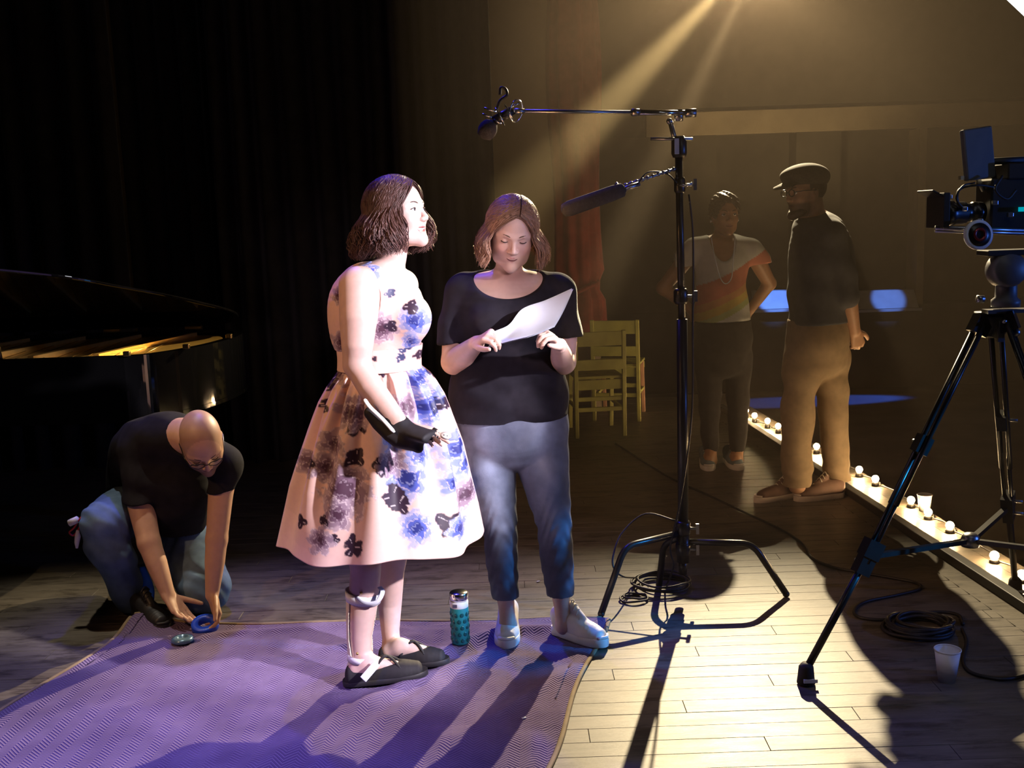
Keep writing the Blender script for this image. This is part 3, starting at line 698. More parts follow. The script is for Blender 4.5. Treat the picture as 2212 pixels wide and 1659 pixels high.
def cinema_camera():
    Yc = 3.45; c = P(2160, 430, Yc)
    root = thing('cinema_camera', 'black cinema camera rig on the tripod with lens, monitor and white-ringed focus wheel', 'camera', P(2165, 662, Yc)); bpy.context.view_layer.update()
    def pc(name, mb, m=M['black_paint'], bevel=0, lab=None):
        o = part(mb.build(name, m, bevel=bevel), root)
        if lab: o['label'] = lab
    def at(px, py, dy=0): return P(px, py, Yc + dy)
    headm = mat('grey_fluid_head', (.10, .10, .115), .45, vary=.15)
    mb = MB(); mb.lathe([(.045, 0), (.045, .02), (.034, .03), (.032, .09), (.038, .10)], at(2172, 662), n=22); pc('head_base', mb, headm)
    mb = MB(); mb.lathe([(.05, -.035), (.056, -.025), (.056, .03), (.048, .04)], at(2172, 583, -.01), (0, -1, .1), n=26); pc('fluid_drum', mb, headm)
    mb = MB(); mb.box(at(2175, 545), (.16, .09, .018)); pc('quick_plate', mb, bevel=.003)
    mb = MB(); mb.cyl(at(2110, 646, -.02), at(2125, 646, -.02), .012); pc('pan_knob', mb, M['steel'])
    mb = MB(); mb.box(at(2180, 440, .02), (.17, .12, .16)); pc('body', mb, bevel=.006)
    mb = MB(); mb.box(at(2200, 370), (.11, .10, .05)); pc('top_module', mb, bevel=.004)
    mb = MB(); mb.box(at(2209, 452, -.05), (.022, .012, .014)); pc('status_screen', mb, mat('cyan_status_screen', (.02, .1, .12), .2, emit=((.0, .55, .7), .6), vary=0), lab='small screen with cyan mark')
    mb = MB(); a, b = at(2120, 458), at(2035, 462, -.02)
    mb.lathe([(.032, 0), (.034, .03), (.030, .032), (.030, .06), (.036, .062), (.036, .10), (.042, .105), (.042, np.linalg.norm(b - a)), (.036, np.linalg.norm(b - a) + .001), (.001, np.linalg.norm(b - a) - .012)], a, b - a, n=28); pc('lens', mb, M['black_metal'])
    mb = MB(); mb.box(at(2026, 455, -.02), (.02, .14, .11)); mb.box(at(2012, 420, -.02), (.05, .13, .006), Matrix.Rotation(.5, 3, 'Y')); pc('matte_box', mb, bevel=.002)
    for dz in (0, 1):
        mb = MB(); mb.cyl(at(2020, 492 + 6 * dz, -.05 + .1 * dz), at(2212, 498 + 6 * dz, -.05 + .1 * dz), .0075, n=12); pc('support_rod', mb, M['steel'])
    mb = MB(); Rm = Matrix.Rotation(-.12, 3, 'Y') @ Matrix.Rotation(.25, 3, 'Z'); mb.box(at(2112, 332, -.03), (.105, .022, .16), Rm); pc('monitor', mb, mat('grey_monitor_shell', (.07, .075, .08), .5, vary=.1), bevel=.005)
    mb = MB(); mb.cyl(at(2112, 385), at(2125, 412), .008, n=8); mb.box(at(2085, 384, -.03), (.035, .02, .012)); pc('monitor_arm', mb, M['steel'])
    mb = MB(); mb.tube(crom([at(2150, 405, -.04), at(2110, 400, -.06), at(2072, 410, -.06), at(2070, 440, -.06), at(2090, 452, -.05)], 6), .004, 6); mb.tube(crom([at(2105, 395, -.05), at(2080, 402, -.08), at(2066, 428, -.08), at(2082, 452, -.06)], 6), .003, 6); mb.tube(crom([at(2165, 380, -.06), at(2150, 410, -.09), at(2175, 430, -.08), at(2195, 410, -.07)], 6), .004, 6); pc('cable_loop', mb, M['cable'])
    mb = MB(); mb.cyl(at(2125, 350), at(2212, 345), .011, n=12); mb.cyl(at(2140, 350), at(2150, 400), .009, n=10); pc('top_handle', mb)
    q = at(2110, 508, -.10); ax = (.12, -1, .12)
    wheelw = mat('white_focus_ring', (.8, .82, .85), .35, vary=.02); red = mat('red_anodised', (.25, .03, .03), .3, .5, vary=.05)
    mb = MB(); mb.lathe([(.034, 0), (.046, .002), (.047, .012), (.037, .016), (.034, .012)], q, ax, n=40); pc('focus_ring', mb, wheelw, lab='white marking ring of the focus wheel')
    mb = MB(); mb.lathe([(.034, 0), (.0365, .0172), (.020, .0178)], q, ax, n=32); mb.cyl(q, at(2130, 508, .02), .012); pc('focus_wheel', mb, M['black_metal'])
    mb = MB(); mb.lathe([(.021, .012), (.021, .021), (.014, .022), (.012, .014), (.001, .014)], q, ax, n=28); pc('focus_hub', mb, red, lab='dark red hub')
    for k in range(5):
        mb = MB(); mb.box(at(2050 + 33 * k, 425 + 13 * ((k * 7) % 5), -.06), (.018, .012, .014)); pc('bracket', mb, M['steel'], bevel=.002)
cinema_camera()
def softbox():
    c = P(2292, -22, 3.0)
    root = thing('softbox', 'white-faced softbox light, only its lit lower corner showing at the top of the frame', 'lamp', c); bpy.context.view_layer.update()
    d = unit(np.array([-.6, -.8, -.25])); 
    e = unit(P(2212, 30, 3.0) - P(2175, 0, 3.0)); e = unit(e - d * np.dot(e, d)); f = np.cross(d, e)
    Rm = np.stack([e, f, d], 1); off = 0.0
    n = -f if f[2] > 0 else f
    e2 = P(2193, 15, 3.0)
    side = .5; ctr = e2 + f * side / 2 * (1 if f[0] > 0 else -1)
    mb = MB(); mb.box(ctr, (.9, side, .012), Rm); part(mb.build('front_cloth', M['silk']), root)
    mb = MB(); mb.box(ctr - d * .13, (.9, side, .24), Rm, .999); part(mb.build('black_shell', M['black_paint']), root)
    s = MB(); s.cyl(ctr - d * .25, ctr - d * .45, .06); part(s.build('lamp_head', M['black_metal']), root)
softbox()
def back_lamp():
    "the unseen housing of the warm lamp; its bottom door shapes the pool of light"
    root = thing('stage_lamp', 'black stage lamp hung above the frame, shining past the two women', 'lamp', BACK); bpy.context.view_layer.update()
    b = nparr(BACK)
    mb = MB(); mb.box(b + [0, .01, -.16], (.7, .42, .008)); part(mb.build('bottom_door', M['black_paint']), root)  # unseen door, placed to cut the light off the rear floor
    mb = MB(); mb.box(b + [0, .27, 0], (.6, .012, .36)); part(mb.build('back_plate', M['black_paint']), root)
    mb = MB(); mb.box(b + [0, .1, .18], (.6, .35, .012)); part(mb.build('top_plate', M['black_paint']), root)
back_lamp()

# ------------------------------------------------------------------ grand piano
def piano():
    root = thing('grand_piano', 'black lacquered grand piano with its lid propped open by the black curtain', 'piano', (-2.3, 5.2, 0)); bpy.context.view_layer.update()
    def pc(name, mb, m=M['piano'], bevel=0):
        return part(mb.build(name, m, bevel=bevel), root)
    z0, z1 = .70, 1.0
    cur = crom([(-1.72, 4.70), (-1.62, 4.74), (-1.52, 4.88), (-1.44, 5.08), (-1.395, 5.32), (-1.40, 5.55), (-1.46, 5.72), (-1.58, 5.84), (-1.72, 5.88)], 10)[:, :2]
    out = [(-3.5, 4.70)] + [tuple(p) for p in cur] + [(-3.5, 5.88)]
    out = np.array(out); ctr = np.array([-2.5, 5.3])
    n = len(out)
    d = np.roll(out, -1, 0) - np.roll(out, 1, 0); nr = np.stack([d[:, 1], -d[:, 0]], 1); nr /= np.linalg.norm(nr, axis=1, keepdims=True)
    inn = out - nr * .045; inn[0] = (-3.46, 4.745); inn[-1] = (-3.46, 5.835)
    vs = [(*p, z0) for p in out] + [(*p, z1) for p in out] + [(*p, z1) for p in inn] + [(*p, z0 + .02) for p in inn]
    fs = []
    for i in range(n):
        j = (i + 1) % n
        for k in range(3): fs.append((k * n + i, k * n + j, (k + 1) * n + j, (k + 1) * n + i))
    fs.append(tuple(range(n))[::-1]); fs.append(tuple(3 * n + i for i in range(n)))
    mb = MB(); mb.add(vs, fs, False); o = pc('case_rim', mb)
    mb = MB(); mb.prism([tuple(p) for p in out + nr * .004], z0 + .002, z0 + .02); pc('rim_molding', mb)
    sb = MB(); sb.prism([tuple(p) for p in inn], .86, .872); pc('soundboard', sb, M['spruce'])
    pl = MB(); pi = inn - nr * .06; pl.prism([tuple(p) for p in pi], .962, .975); pc('iron_plate', pl, M['gold'])
    for k in range(6):
        xx = -3.3 + k * .3; yy = 5.78 - .05 * k; rb = MB(); rb.bar((xx - .1, 4.85, .982), (xx + .1, 5.72, .982), .03, .03); pc('plate_bar', rb, M['gold'])
    for k in range(26):
        xx = -3.35 + k * .066; s = MB(); s.cyl((xx, 4.84, .980), (xx - .08, 5.74, .980), .0015, n=4); pc('string', s, M['brass'])
    # lid: hinged on the far side, held up on its prop
    al = R(18.5); hy, hz = 5.88, 1.012
    def lidp(x, y, up): 
        t = hy - y; return (x, hy - t * math.cos(al) - up * math.sin(al), hz + t * math.sin(al) + up * math.cos(al))
    lc = crom([(-2.42, 4.60), (-2.2, 4.72), (-2.0, 4.86), (-1.85, 5.03), (-1.7, 5.20), (-1.56, 5.40), (-1.46, 5.58), (-1.46, 5.72), (-1.57, 5.84), (-1.72, 5.88)], 8)
    lo = np.array([(-2.9, 4.58)] + [tuple(p) for p in lc] + [(-2.9, 5.88)]); n = len(lo)
    vs = [lidp(*p, 0) for p in lo] + [lidp(*p, .018) for p in lo]
    mb = MB(); mb.add(vs, [tuple(range(n))[::-1], tuple(range(n, 2 * n))] + [(i, (i + 1) % n, n + (i + 1) % n, n + i) for i in range(n)], False)
    pc('lid', mb, bevel=.005)
    lf = MB(); 
    vs = [lidp(-2.92, 4.58, .0), lidp(-2.92, 5.88, .0), lidp(-2.92, 5.88, .018), lidp(-2.92, 4.58, .018)]
    back = [(v[0] - .45, v[1], v[2] + .015) for v in vs]
    lf.add(vs + back, [(0, 1, 2, 3), (7, 6, 5, 4), (0, 3, 7, 4), (1, 5, 6, 2), (3, 2, 6, 7), (0, 4, 5, 1)], False); pc('front_lid_flap', lf)
    mb = MB(); a = np.array((-2.28, 4.73, 1.0)); b = np.array(lidp(-2.42, 4.9, 0)); mb.cyl(a, b, .009, n=10); pc('prop_stick', mb, M['piano'])
    for xx in (-3.0, -2.2, -1.75):
        mb = MB(); mb.box((xx, 5.88, 1.008), (.09, .03, .014)); pc('hinge', mb, M['brass'])
    for xx, yy in ((-1.70, 4.688), (-1.405, 5.30), (-1.5, 4.9)):
        mb = MB(); mb.box((xx, yy, z1 + .012), (.03, .022, .022)); pc('lid_buffer', mb, M['brass'], .003)
    # three legs with brass casters
    for xx, yy in ((-3.2, 4.9), (-3.2, 5.7), (-1.72, 5.42)):
        lg = thing('leg', None, None); lg.parent = root; lg.location = nparr((xx, yy, 0)) - nparr(root.location); bpy.context.view_layer.update()
        def sub(nm, mb, m): part(mb.build(nm, m), lg)
        mb = MB(); mb.lathe([(.035, .09), (.045, .12), (.05, .2), (.065, .5), (.075, .62), (.085, .64), (.085, .70)], (xx, yy, 0), n=8); sub('leg_post', mb, M['piano'])
        mb = MB(); mb.cyl((xx, yy, .05), (xx, yy, .1), .025); sub('caster_socket', mb, M['brass'])
        mb = MB(); mb.cyl((xx - .012, yy, .033), (xx + .012, yy, .033), .033); sub('caster_wheel', mb, M['brass'])
    ly = thing('pedal_lyre', None, None); ly.parent = root; ly.location = nparr((-2.9, 5.3, 0)) - nparr(root.location); bpy.context.view_layer.update()
    mb = MB()
    for dx in (-.09, .09): mb.cyl((-2.9, 5.3 + dx, .18), (-2.9, 5.3 + dx * .7, .70), .018, n=10)
    part(mb.build('lyre_post', M['piano']), ly)
    mb = MB(); mb.box((-2.9, 5.3, .14), (.14, .34, .09)); part(mb.build('pedal_box', M['piano'], bevel=.006), ly)
    for k in (-1, 0, 1):
        mb = MB(); mb.box((-2.78, 5.3 + k * .07, .11), (.14, .025, .012)); part(mb.build('pedal', M['brass'], bevel=.003), ly)
piano()

# ------------------------------------------------------------------ haze volume added to stand for the veil of lens flare
def haze():
    m = bpy.data.materials.new('flare_veil'); m.use_nodes = True; nt = m.node_tree; nt.nodes.remove(nt.nodes['Principled BSDF'])
    v = nt.nodes.new('ShaderNodeVolumeScatter'); v.inputs['Density'].default_value = .0028; v.inputs['Anisotropy'].default_value = .25
    v.inputs['Color'].default_value = (1, .79, .60, 1)
    nt.links.new(v.outputs[0], nt.nodes['Material Output'].inputs['Volume'])
    # the veil thins out towards the curtains: two overlapping layers
    for k, (a_, b_, c_) in enumerate(((.40, .0, -.15), (.05, -.75, -.95))):
        mb = MB(); mb.prism([(a_, 3.4 - .06 * k), (4.4 + .1 * k, 3.4 - .06 * k), (6.0 + .1 * k, 11.5 + .1 * k), (c_, 8.6 + .03 * k), (b_, 6.8 + .03 * k)], .02 + .01 * k, 5.0 + .05 * k); o = mb.build('flare_veil', m)
        tag(o, 'added haze volume standing for the veil of lens flare', 'haze', 'layers of the flare veil', kind='stuff')
haze()

# ------------------------------------------------------------------ bodies and clothes: distance fields turned into one closed surface
class Field:
    def __init__(s, lo, hi, h):
        s.h = h; s.lo = nparr(lo); s.n = np.ceil((nparr(hi) - s.lo) / h).astype(int) + 1
        s.ax = [(s.lo[i] + h * np.arange(s.n[i])).astype(F32) for i in range(3)]
        s.F = np.full(s.n, .3, F32)
    def blk(s, lo, hi):
        a = np.clip(np.floor((lo - s.lo) / s.h).astype(int), 0, s.n); b = np.clip(np.ceil((hi - s.lo) / s.h).astype(int) + 1, 0, s.n)
        sl = tuple(slice(a[i], b[i]) for i in range(3))
        return sl, s.ax[0][sl[0]][:, None, None], s.ax[1][sl[1]][None, :, None], s.ax[2][sl[2]][None, None, :]
    def op(s, lo, hi, fn, k, mode):
        m = k + 3 * s.h; sl, X_, Y_, Z_ = s.blk(lo - m, hi + m)
        if 0 in s.F[sl].shape: return
        d = fn(X_, Y_, Z_).astype(F32); A = s.F[sl]
        if mode == 'u': 
            hh = np.clip(.5 + .5 * (A - d) / k, 0, 1); s.F[sl] = A + (d - A) * hh - k * hh * (1 - hh)
        else:
            hh = np.clip(.5 - .5 * (A + d) / k, 0, 1); s.F[sl] = A + (-d - A) * hh + k * hh * (1 - hh)
    def chain(s, pts, rad, k=.01, mode='u'):
        pts = nparr(pts); rad = np.broadcast_to(nparr(rad), (len(pts),))
        def fn(X_, Y_, Z_):
            D = None
            for a, b, ra, rb in zip(pts[:-1], pts[1:], rad[:-1], rad[1:]):
                ba = b - a; L2 = max(1e-12, float(ba @ ba)); px, py, pz = X_ - a[0], Y_ - a[1], Z_ - a[2]
                t = np.clip((px * ba[0] + py * ba[1] + pz * ba[2]) / L2, 0, 1)
                d = np.sqrt((px - t * ba[0]) ** 2 + (py - t * ba[1]) ** 2 + (pz - t * ba[2]) ** 2) - (ra + (rb - ra) * t)
                D = d if D is None else np.minimum(D, d)
            return D
        r = rad.max(); s.op(pts.min(0) - r, pts.max(0) + r, fn, k, mode); return s
    def ell(s, c, r, Rm=None, k=.01, mode='u'):
        c = nparr(c); r = np.broadcast_to(nparr(r), (3,)); Rm = np.eye(3) if Rm is None else nparr(Rm)
        def fn(X_, Y_, Z_):
            x, y, z = X_ - c[0], Y_ - c[1], Z_ - c[2]
            q = [(x * Rm[0, i] + y * Rm[1, i] + z * Rm[2, i]) / r[i] for i in range(3)]
            k0 = np.sqrt(q[0] ** 2 + q[1] ** 2 + q[2] ** 2); k1 = np.sqrt((q[0] / r[0]) ** 2 + (q[1] / r[1]) ** 2 + (q[2] / r[2]) ** 2)
            return k0 * (k0 - 1) / np.maximum(k1, 1e-6)
        e = np.abs(Rm) @ r; s.op(c - e, c + e, fn, k, mode); return s
    def etube(s, pts, rx, ry, S, k=.01, mode='u', sub=4, inflate=0.):
        "tube of elliptical section: rx along S, ry across it"
        A = np.concatenate([nparr(pts), nparr(rx)[:, None], nparr(ry)[:, None]], 1); A = crom(A, sub)
        P_, RX, RY = A[:, :3], A[:, 3] + inflate, A[:, 4] + inflate; S = nparr(S)
        def fn(X_, Y_, Z_):
            D = None
            for i in range(len(P_) - 1):
                a, b = P_[i], P_[i + 1]; ba = b - a; L2 = max(1e-12, float(ba @ ba)); w_ = ba / math.sqrt(L2)
                n_ = unit(np.cross(w_, S)); s_ = np.cross(n_, w_)
                px, py, pz = X_ - a[0], Y_ - a[1], Z_ - a[2]
                t = np.clip((px * ba[0] + py * ba[1] + pz * ba[2]) / L2, 0, 1)
                vx, vy, vz = px - t * ba[0], py - t * ba[1], pz - t * ba[2]
                rx_ = RX[i] + (RX[i + 1] - RX[i]) * t; ry_ = RY[i] + (RY[i + 1] - RY[i]) * t; rm = np.minimum(rx_, ry_) * .6
                q0 = (vx * s_[0] + vy * s_[1] + vz * s_[2]) / rx_; q1 = (vx * n_[0] + vy * n_[1] + vz * n_[2]) / ry_; q2 = (vx * w_[0] + vy * w_[1] + vz * w_[2]) / rm
                k0 = np.sqrt(q0 ** 2 + q1 ** 2 + q2 ** 2); k1 = np.sqrt((q0 / rx_) ** 2 + (q1 / ry_) ** 2 + (q2 / rm) ** 2)
                d = k0 * (k0 - 1) / np.maximum(k1, 1e-6); D = d if D is None else np.minimum(D, d)
            return D
        r = max(RX.max(), RY.max()); s.op(P_.min(0) - r, P_.max(0) + r, fn, k, mode); return s
    def cut(s, fn, k=.004):
        "removes the region where fn is negative"
        d = fn(s.ax[0][:, None, None], s.ax[1][None, :, None], s.ax[2][None, None, :])
        d = np.broadcast_to(d, s.F.shape).astype(F32); hh = np.clip(.5 - .5 * (s.F + d) / k, 0, 1); s.F = s.F + (-d - s.F) * hh + k * hh * (1 - hh); return s
    def plane(s, p, n_, k=.004):
        "removes everything on the side n points to"
        n_ = unit(n_); c = float(n_ @ nparr(p)); return s.cut(lambda x, y, z: c - (x * n_[0] + y * n_[1] + z * n_[2]), k)
    def warp(s, fn):
        near = np.abs(s.F) < .05; i = np.nonzero(near)
        s.F[i] += fn(s.ax[0][i[0]], s.ax[1][i[1]], s.ax[2][i[2]]).astype(F32); return s
    def mesh(s):
        F_ = s.F; S = F_ < 0; n = np.array(F_.shape); c = np.zeros(n - 1, np.int8)
        for a in (0, 1):
            for b in (0, 1):
                for d in (0, 1): c += S[a:n[0] - 1 + a, b:n[1] - 1 + b, d:n[2] - 1 + d]
        act = (c > 0) & (c < 8); idx = np.argwhere(act); ids = np.full(n - 1, -1, np.int64); ids[act] = np.arange(len(idx))
        acc = np.zeros((len(idx), 3)); cnt = np.zeros(len(idx)); cor = [(a, b, d) for a in (0, 1) for b in (0, 1) for d in (0, 1)]
        val = {q: F_[idx[:, 0] + q[0], idx[:, 1] + q[1], idx[:, 2] + q[2]] for q in cor}
        for q in cor:
            for ax in range(3):
                if q[ax]: continue
                q2 = list(q); q2[ax] = 1; va, vb = val[q], val[tuple(q2)]; x = (va < 0) != (vb < 0)
                t = np.where(x, va / np.where(x, va - vb, 1), 0); p = np.tile(nparr(q), (len(idx), 1)); p[:, ax] += t
                acc[x] += p[x]; cnt[x] += 1
        V = s.lo + (idx + acc / cnt[:, None]) * s.h; Q = []
        for ax in range(3):
            o1, o2 = [(1, 2), (2, 0), (0, 1)][ax]; sl0 = [slice(None)] * 3; sl1 = [slice(None)] * 3; sl0[ax] = slice(0, -1); sl1[ax] = slice(1, None)
            A, B = S[tuple(sl0)], S[tuple(sl1)]; e = np.argwhere(A != B)
            e = e[(e[:, o1] > 0) & (e[:, o2] > 0) & (e[:, o1] < n[o1] - 1) & (e[:, o2] < n[o2] - 1)]
            if not len(e): continue
            fl = A[e[:, 0], e[:, 1], e[:, 2]]
            def cell(d1, d2):
                w_ = e.copy(); w_[:, o1] -= d1; w_[:, o2] -= d2; return ids[w_[:, 0], w_[:, 1], w_[:, 2]]
            q = np.stack([cell(1, 1), cell(0, 1), cell(0, 0), cell(1, 0)], 1); q[~fl] = q[~fl][:, ::-1]; Q.append(q)
        Q = np.concatenate(Q); Q = Q[(Q >= 0).all(1)]
        u_ = np.zeros(len(V), bool); u_[Q.ravel()] = True; mp_ = np.cumsum(u_) - 1; V = V[u_]; Q = mp_[Q]
        # two light smoothing passes
        for _ in range(2):
            sm = np.zeros_like(V); ct = np.zeros(len(V))
            for i in range(4):
                a, b = Q[:, i], Q[:, (i + 1) % 4]
                for j in range(3): sm[:, j] += np.bincount(a, V[b, j], len(V)) + np.bincount(b, V[a, j], len(V))
                ct += np.bincount(a, minlength=len(V)) + np.bincount(b, minlength=len(V))
            V = V * .6 + .4 * sm / np.maximum(ct, 1)[:, None]
        return V, Q
    def build(s, name, m, parent=None, colf=None):
        V, Q = s.mesh(); o = raw_mesh(name, V, Q, m, None, None if colf is None else colf(V))
        if parent is not None: part(o, parent)
        return o
def chain_dist(V, pts, rad):
    pts = nparr(pts); rad = np.broadcast_to(nparr(rad), (len(pts),)); D = np.full(len(V), 9.)
    for a, b, ra, rb in zip(pts[:-1], pts[1:], rad[:-1], rad[1:]):
        ba = b - a; t = np.clip(((V - a) @ ba) / max(1e-12, ba @ ba), 0, 1)
        D = np.minimum(D, np.linalg.norm(V - a - t[:, None] * ba, axis=1) - (ra + (rb - ra) * t))
    return D
M['skin'] = mat('skin', (.6, .4, .3), .48, spec=.4, vary=.05, scale=40, attr='Col', sss=.08)
M['print'] = mat('printed_satin', (1, 1, 1), .5, spec=.35, vary=.03, scale=60, attr='Col')
M['hair'] = mat('hair_strands', (1, 1, 1), .48, spec=.35, vary=.1, scale=60, attr='Col')
M['eye_white'] = mat('eye_white', (.75, .73, .72), .25, vary=.02)
M['iris'] = mat('dark_iris', (.03, .025, .025), .15, vary=0)
M['teeth'] = mat('teeth_white', (.85, .83, .78), .3, vary=.02)
M['brow'] = mat('dark_brow_hair', (.035, .02, .014), .7, vary=.2)

class Head:
    def __init__(s, o, f, u, sc=1.):
        s.f = unit(f); s.l = unit(np.cross(u, s.f)); s.u = np.cross(s.f, s.l); s.o = nparr(o); s.s = sc
        s.R = np.stack([s.f, s.l, s.u], 1)
    def L(s, a, b, c): return s.o + s.s * (a * s.f + b * s.l + c * s.u)
    def carve(s, F, neck, smile=.5, open_=0., nose=1., closed=False, jaw=1., ears=True, neck_r=.05, heavy=0.):
        L, q, R3 = s.L, s.s, s.R
        E = lambda c, r, k=.012, mode='u': F.ell(L(*c), nparr(r) * q, R3, k * q, mode)
        C = lambda p, r, k=.012, mode='u': F.chain([L(*x) for x in p], nparr(r) * q, k * q, mode)
        E((-.008, 0, .030), (.098, .075, .087)); E((.036, 0, -.036), (.057, .060 * jaw + heavy, .083), .03)
        for g in (-1, 1):
            C([(.002, g * .052, -.05), (.040, g * .038 * jaw, -.088), (.078, 0, -.106)], (.020, .018, .016), .022)
            E((.060, g * .040, -.032), (.024, .022, .022), .016)
            C([(.086, g * .008, .016), (.081, g * .030, .020), (.062, g * .052, .012)], (.008, .009, .008), .012)
        E((.083, 0, -.101), (.013, .018, .014), .012)
        E((.078, 0, -.066), (.0135, .027, .021), .016)
        for g in (-1, 1): E((.095, g * .032, .000), (.014, .019, .0125), .009, 's')
        C([(.087, 0, .010), (.099, 0, -.014), (.1085 * nose, 0, -.031)], (.0072, .008, .0098), .008)
        for g in (-1, 1): E((.099, g * .0125, -.036), (.010, .0075, .0078), .006)
        E((.0985, 0, -.042), (.010, .006, .004), .005)
        cy = -.0655 + .0115 * smile; cb = .0280 + .0070 * smile
        op = .0105 * open_
        s.lip_u = [L(*p) for p in [(.0795 - .003 * smile, -cb, cy), (.087, -.014, -.0625 + .001 * smile), (.0915, -.005, -.0605), (.0908, 0, -.0622), (.0915, .005, -.0605), (.087, .013, -.0625 + .001 * smile), (.0795 - .003 * smile, cb, cy)]]
        s.lip_l = [L(*p) for p in [(.0795 - .003 * smile, -cb, cy), (.085, -.016, -.0725 - op), (.0890, 0, -.0765 - op), (.085, .016, -.0725 - op), (.0795 - .003 * smile, cb, cy)]]
        s.ru = nparr([.0028, .0040, .0042, .0038, .0042, .0040, .0028]) * q; s.rl = nparr([.0028, .0046, .0052, .0046, .0028]) * q
        if open_: E((.088, 0, -.0675), (.022, .031, .0040 + .0075 * open_), .002, 's')
        F.chain(s.lip_u, s.ru, .003 * q); F.chain(s.lip_l, s.rl, .003 * q)
        s.seam = [L(.0815 - .003 * smile, -cb, cy), L(.0925, -.014, -.0672), L(.0962, 0, -.0692), L(.0925, .014, -.0672), L(.0815 - .003 * smile, cb, cy)]; s.open_ = open_
        for g in (-1, 1):
            E((.0755, g * .032, .000), (.0128, .0140, .0128), .003)
            if not closed: E((.0900, g * .032, -.0006), (.011, .0130, .0064), .002, 's')
            if ears:
                E((-.004, g * .0745, -.010), (.020, .0075, .032), .006); E((.001, g * .080, -.006), (.010, .005, .016), .004, 's'); E((.000, g * .073, -.036), (.009, .006, .010), .004)
        F.chain([L(-.020, 0, -.060), (L(-.022, 0, -.11) + nparr(neck)) / 2, neck], [neck_r * q * 1.02, neck_r * q, neck_r * 1.08 * q], .025 * q)
    def color(s, V, C0, lip, cheek=None):
        d = np.minimum(chain_dist(V, s.lip_u, s.ru), chain_dist(V, s.lip_l, s.rl)); a = np.clip(1 - d / (.0016 * s.s), 0, 1)[:, None]
        c = C0 * (1 - a) + nparr(lip) * a
        if cheek is not None:
            for g in (-1, 1):
                b = np.exp(-(np.linalg.norm(V - s.L(.078, g * .042, -.034), axis=1) / (.022 * s.s)) ** 2)[:, None] * .5; c = c * (1 - b) + nparr(cheek) * b
        return c
    def features(s, root, brow=True, closed=False, teeth=False, look=(1, 0, 0), brow_m=None, browy=0., lash=True):
        L, q = s.L, s.s
        for g in (-1, 1):
            c = L(.0755, g * .032, 0)
            if not closed:
                mb = MB(); mb.ball(c, .0126 * q, 9); e = part(mb.build('eyeball', M['eye_white']), root)
                lk = unit(s.R @ nparr(look)); mb = MB(); mb.lathe([(.0066 * q, .0108 * q), (.0058 * q, .0125 * q), (.0001, .0133 * q)], c, lk, n=18, caps=False); ir = part(mb.build('iris', M['iris']), e)
            if lash:
                z = -.0035 if closed else .0048
                pts = [L(.0755 + .0133 * math.cos(a) * math.cos(.3), g * .032 + .0145 * math.sin(a), z - (.0045 if not closed else -.0035) * (math.sin(a) ** 2)) for a in np.linspace(-1.15, 1.15, 12)]
                mb = MB(); mb.tube(pts, .0017 * q, 6); part(mb.build('eyelashes', M['brow']), root)
            if brow:
                pts = [L(.0915, g * .013, .0175 + browy), L(.0905, g * .024, .0225 + browy), L(.083, g * .038, .024 + browy), L(.070, g * .049, .018 + browy)]
                mb = MB(); mb.tube(crom(pts, 5), np.concatenate([np.full(8, .0038), np.linspace(.0036, .0014, 8)]) * q, 6, flat=.7); part(mb.build('eyebrow', brow_m or M['brow']), root)
        if not s.open_:
            sm_ = crom(s.seam, 5); mb = MB(); mb.tube(sm_, .0021 * q * np.concatenate([[.4], np.full(len(sm_) - 2, 1.), [.4]]), 6); part(mb.build('mouth_line', bpy.data.materials.get('mouth_line') or mat('mouth_line', (.12, .03, .03), .6, vary=0)), root)
        if teeth:
            mb = MB(); mb.ball(L(.0735, 0, -.0650), (.0135 * q, .0265 * q, .0080 * q), 9, s.R); part(mb.build('teeth', M['teeth']), root)

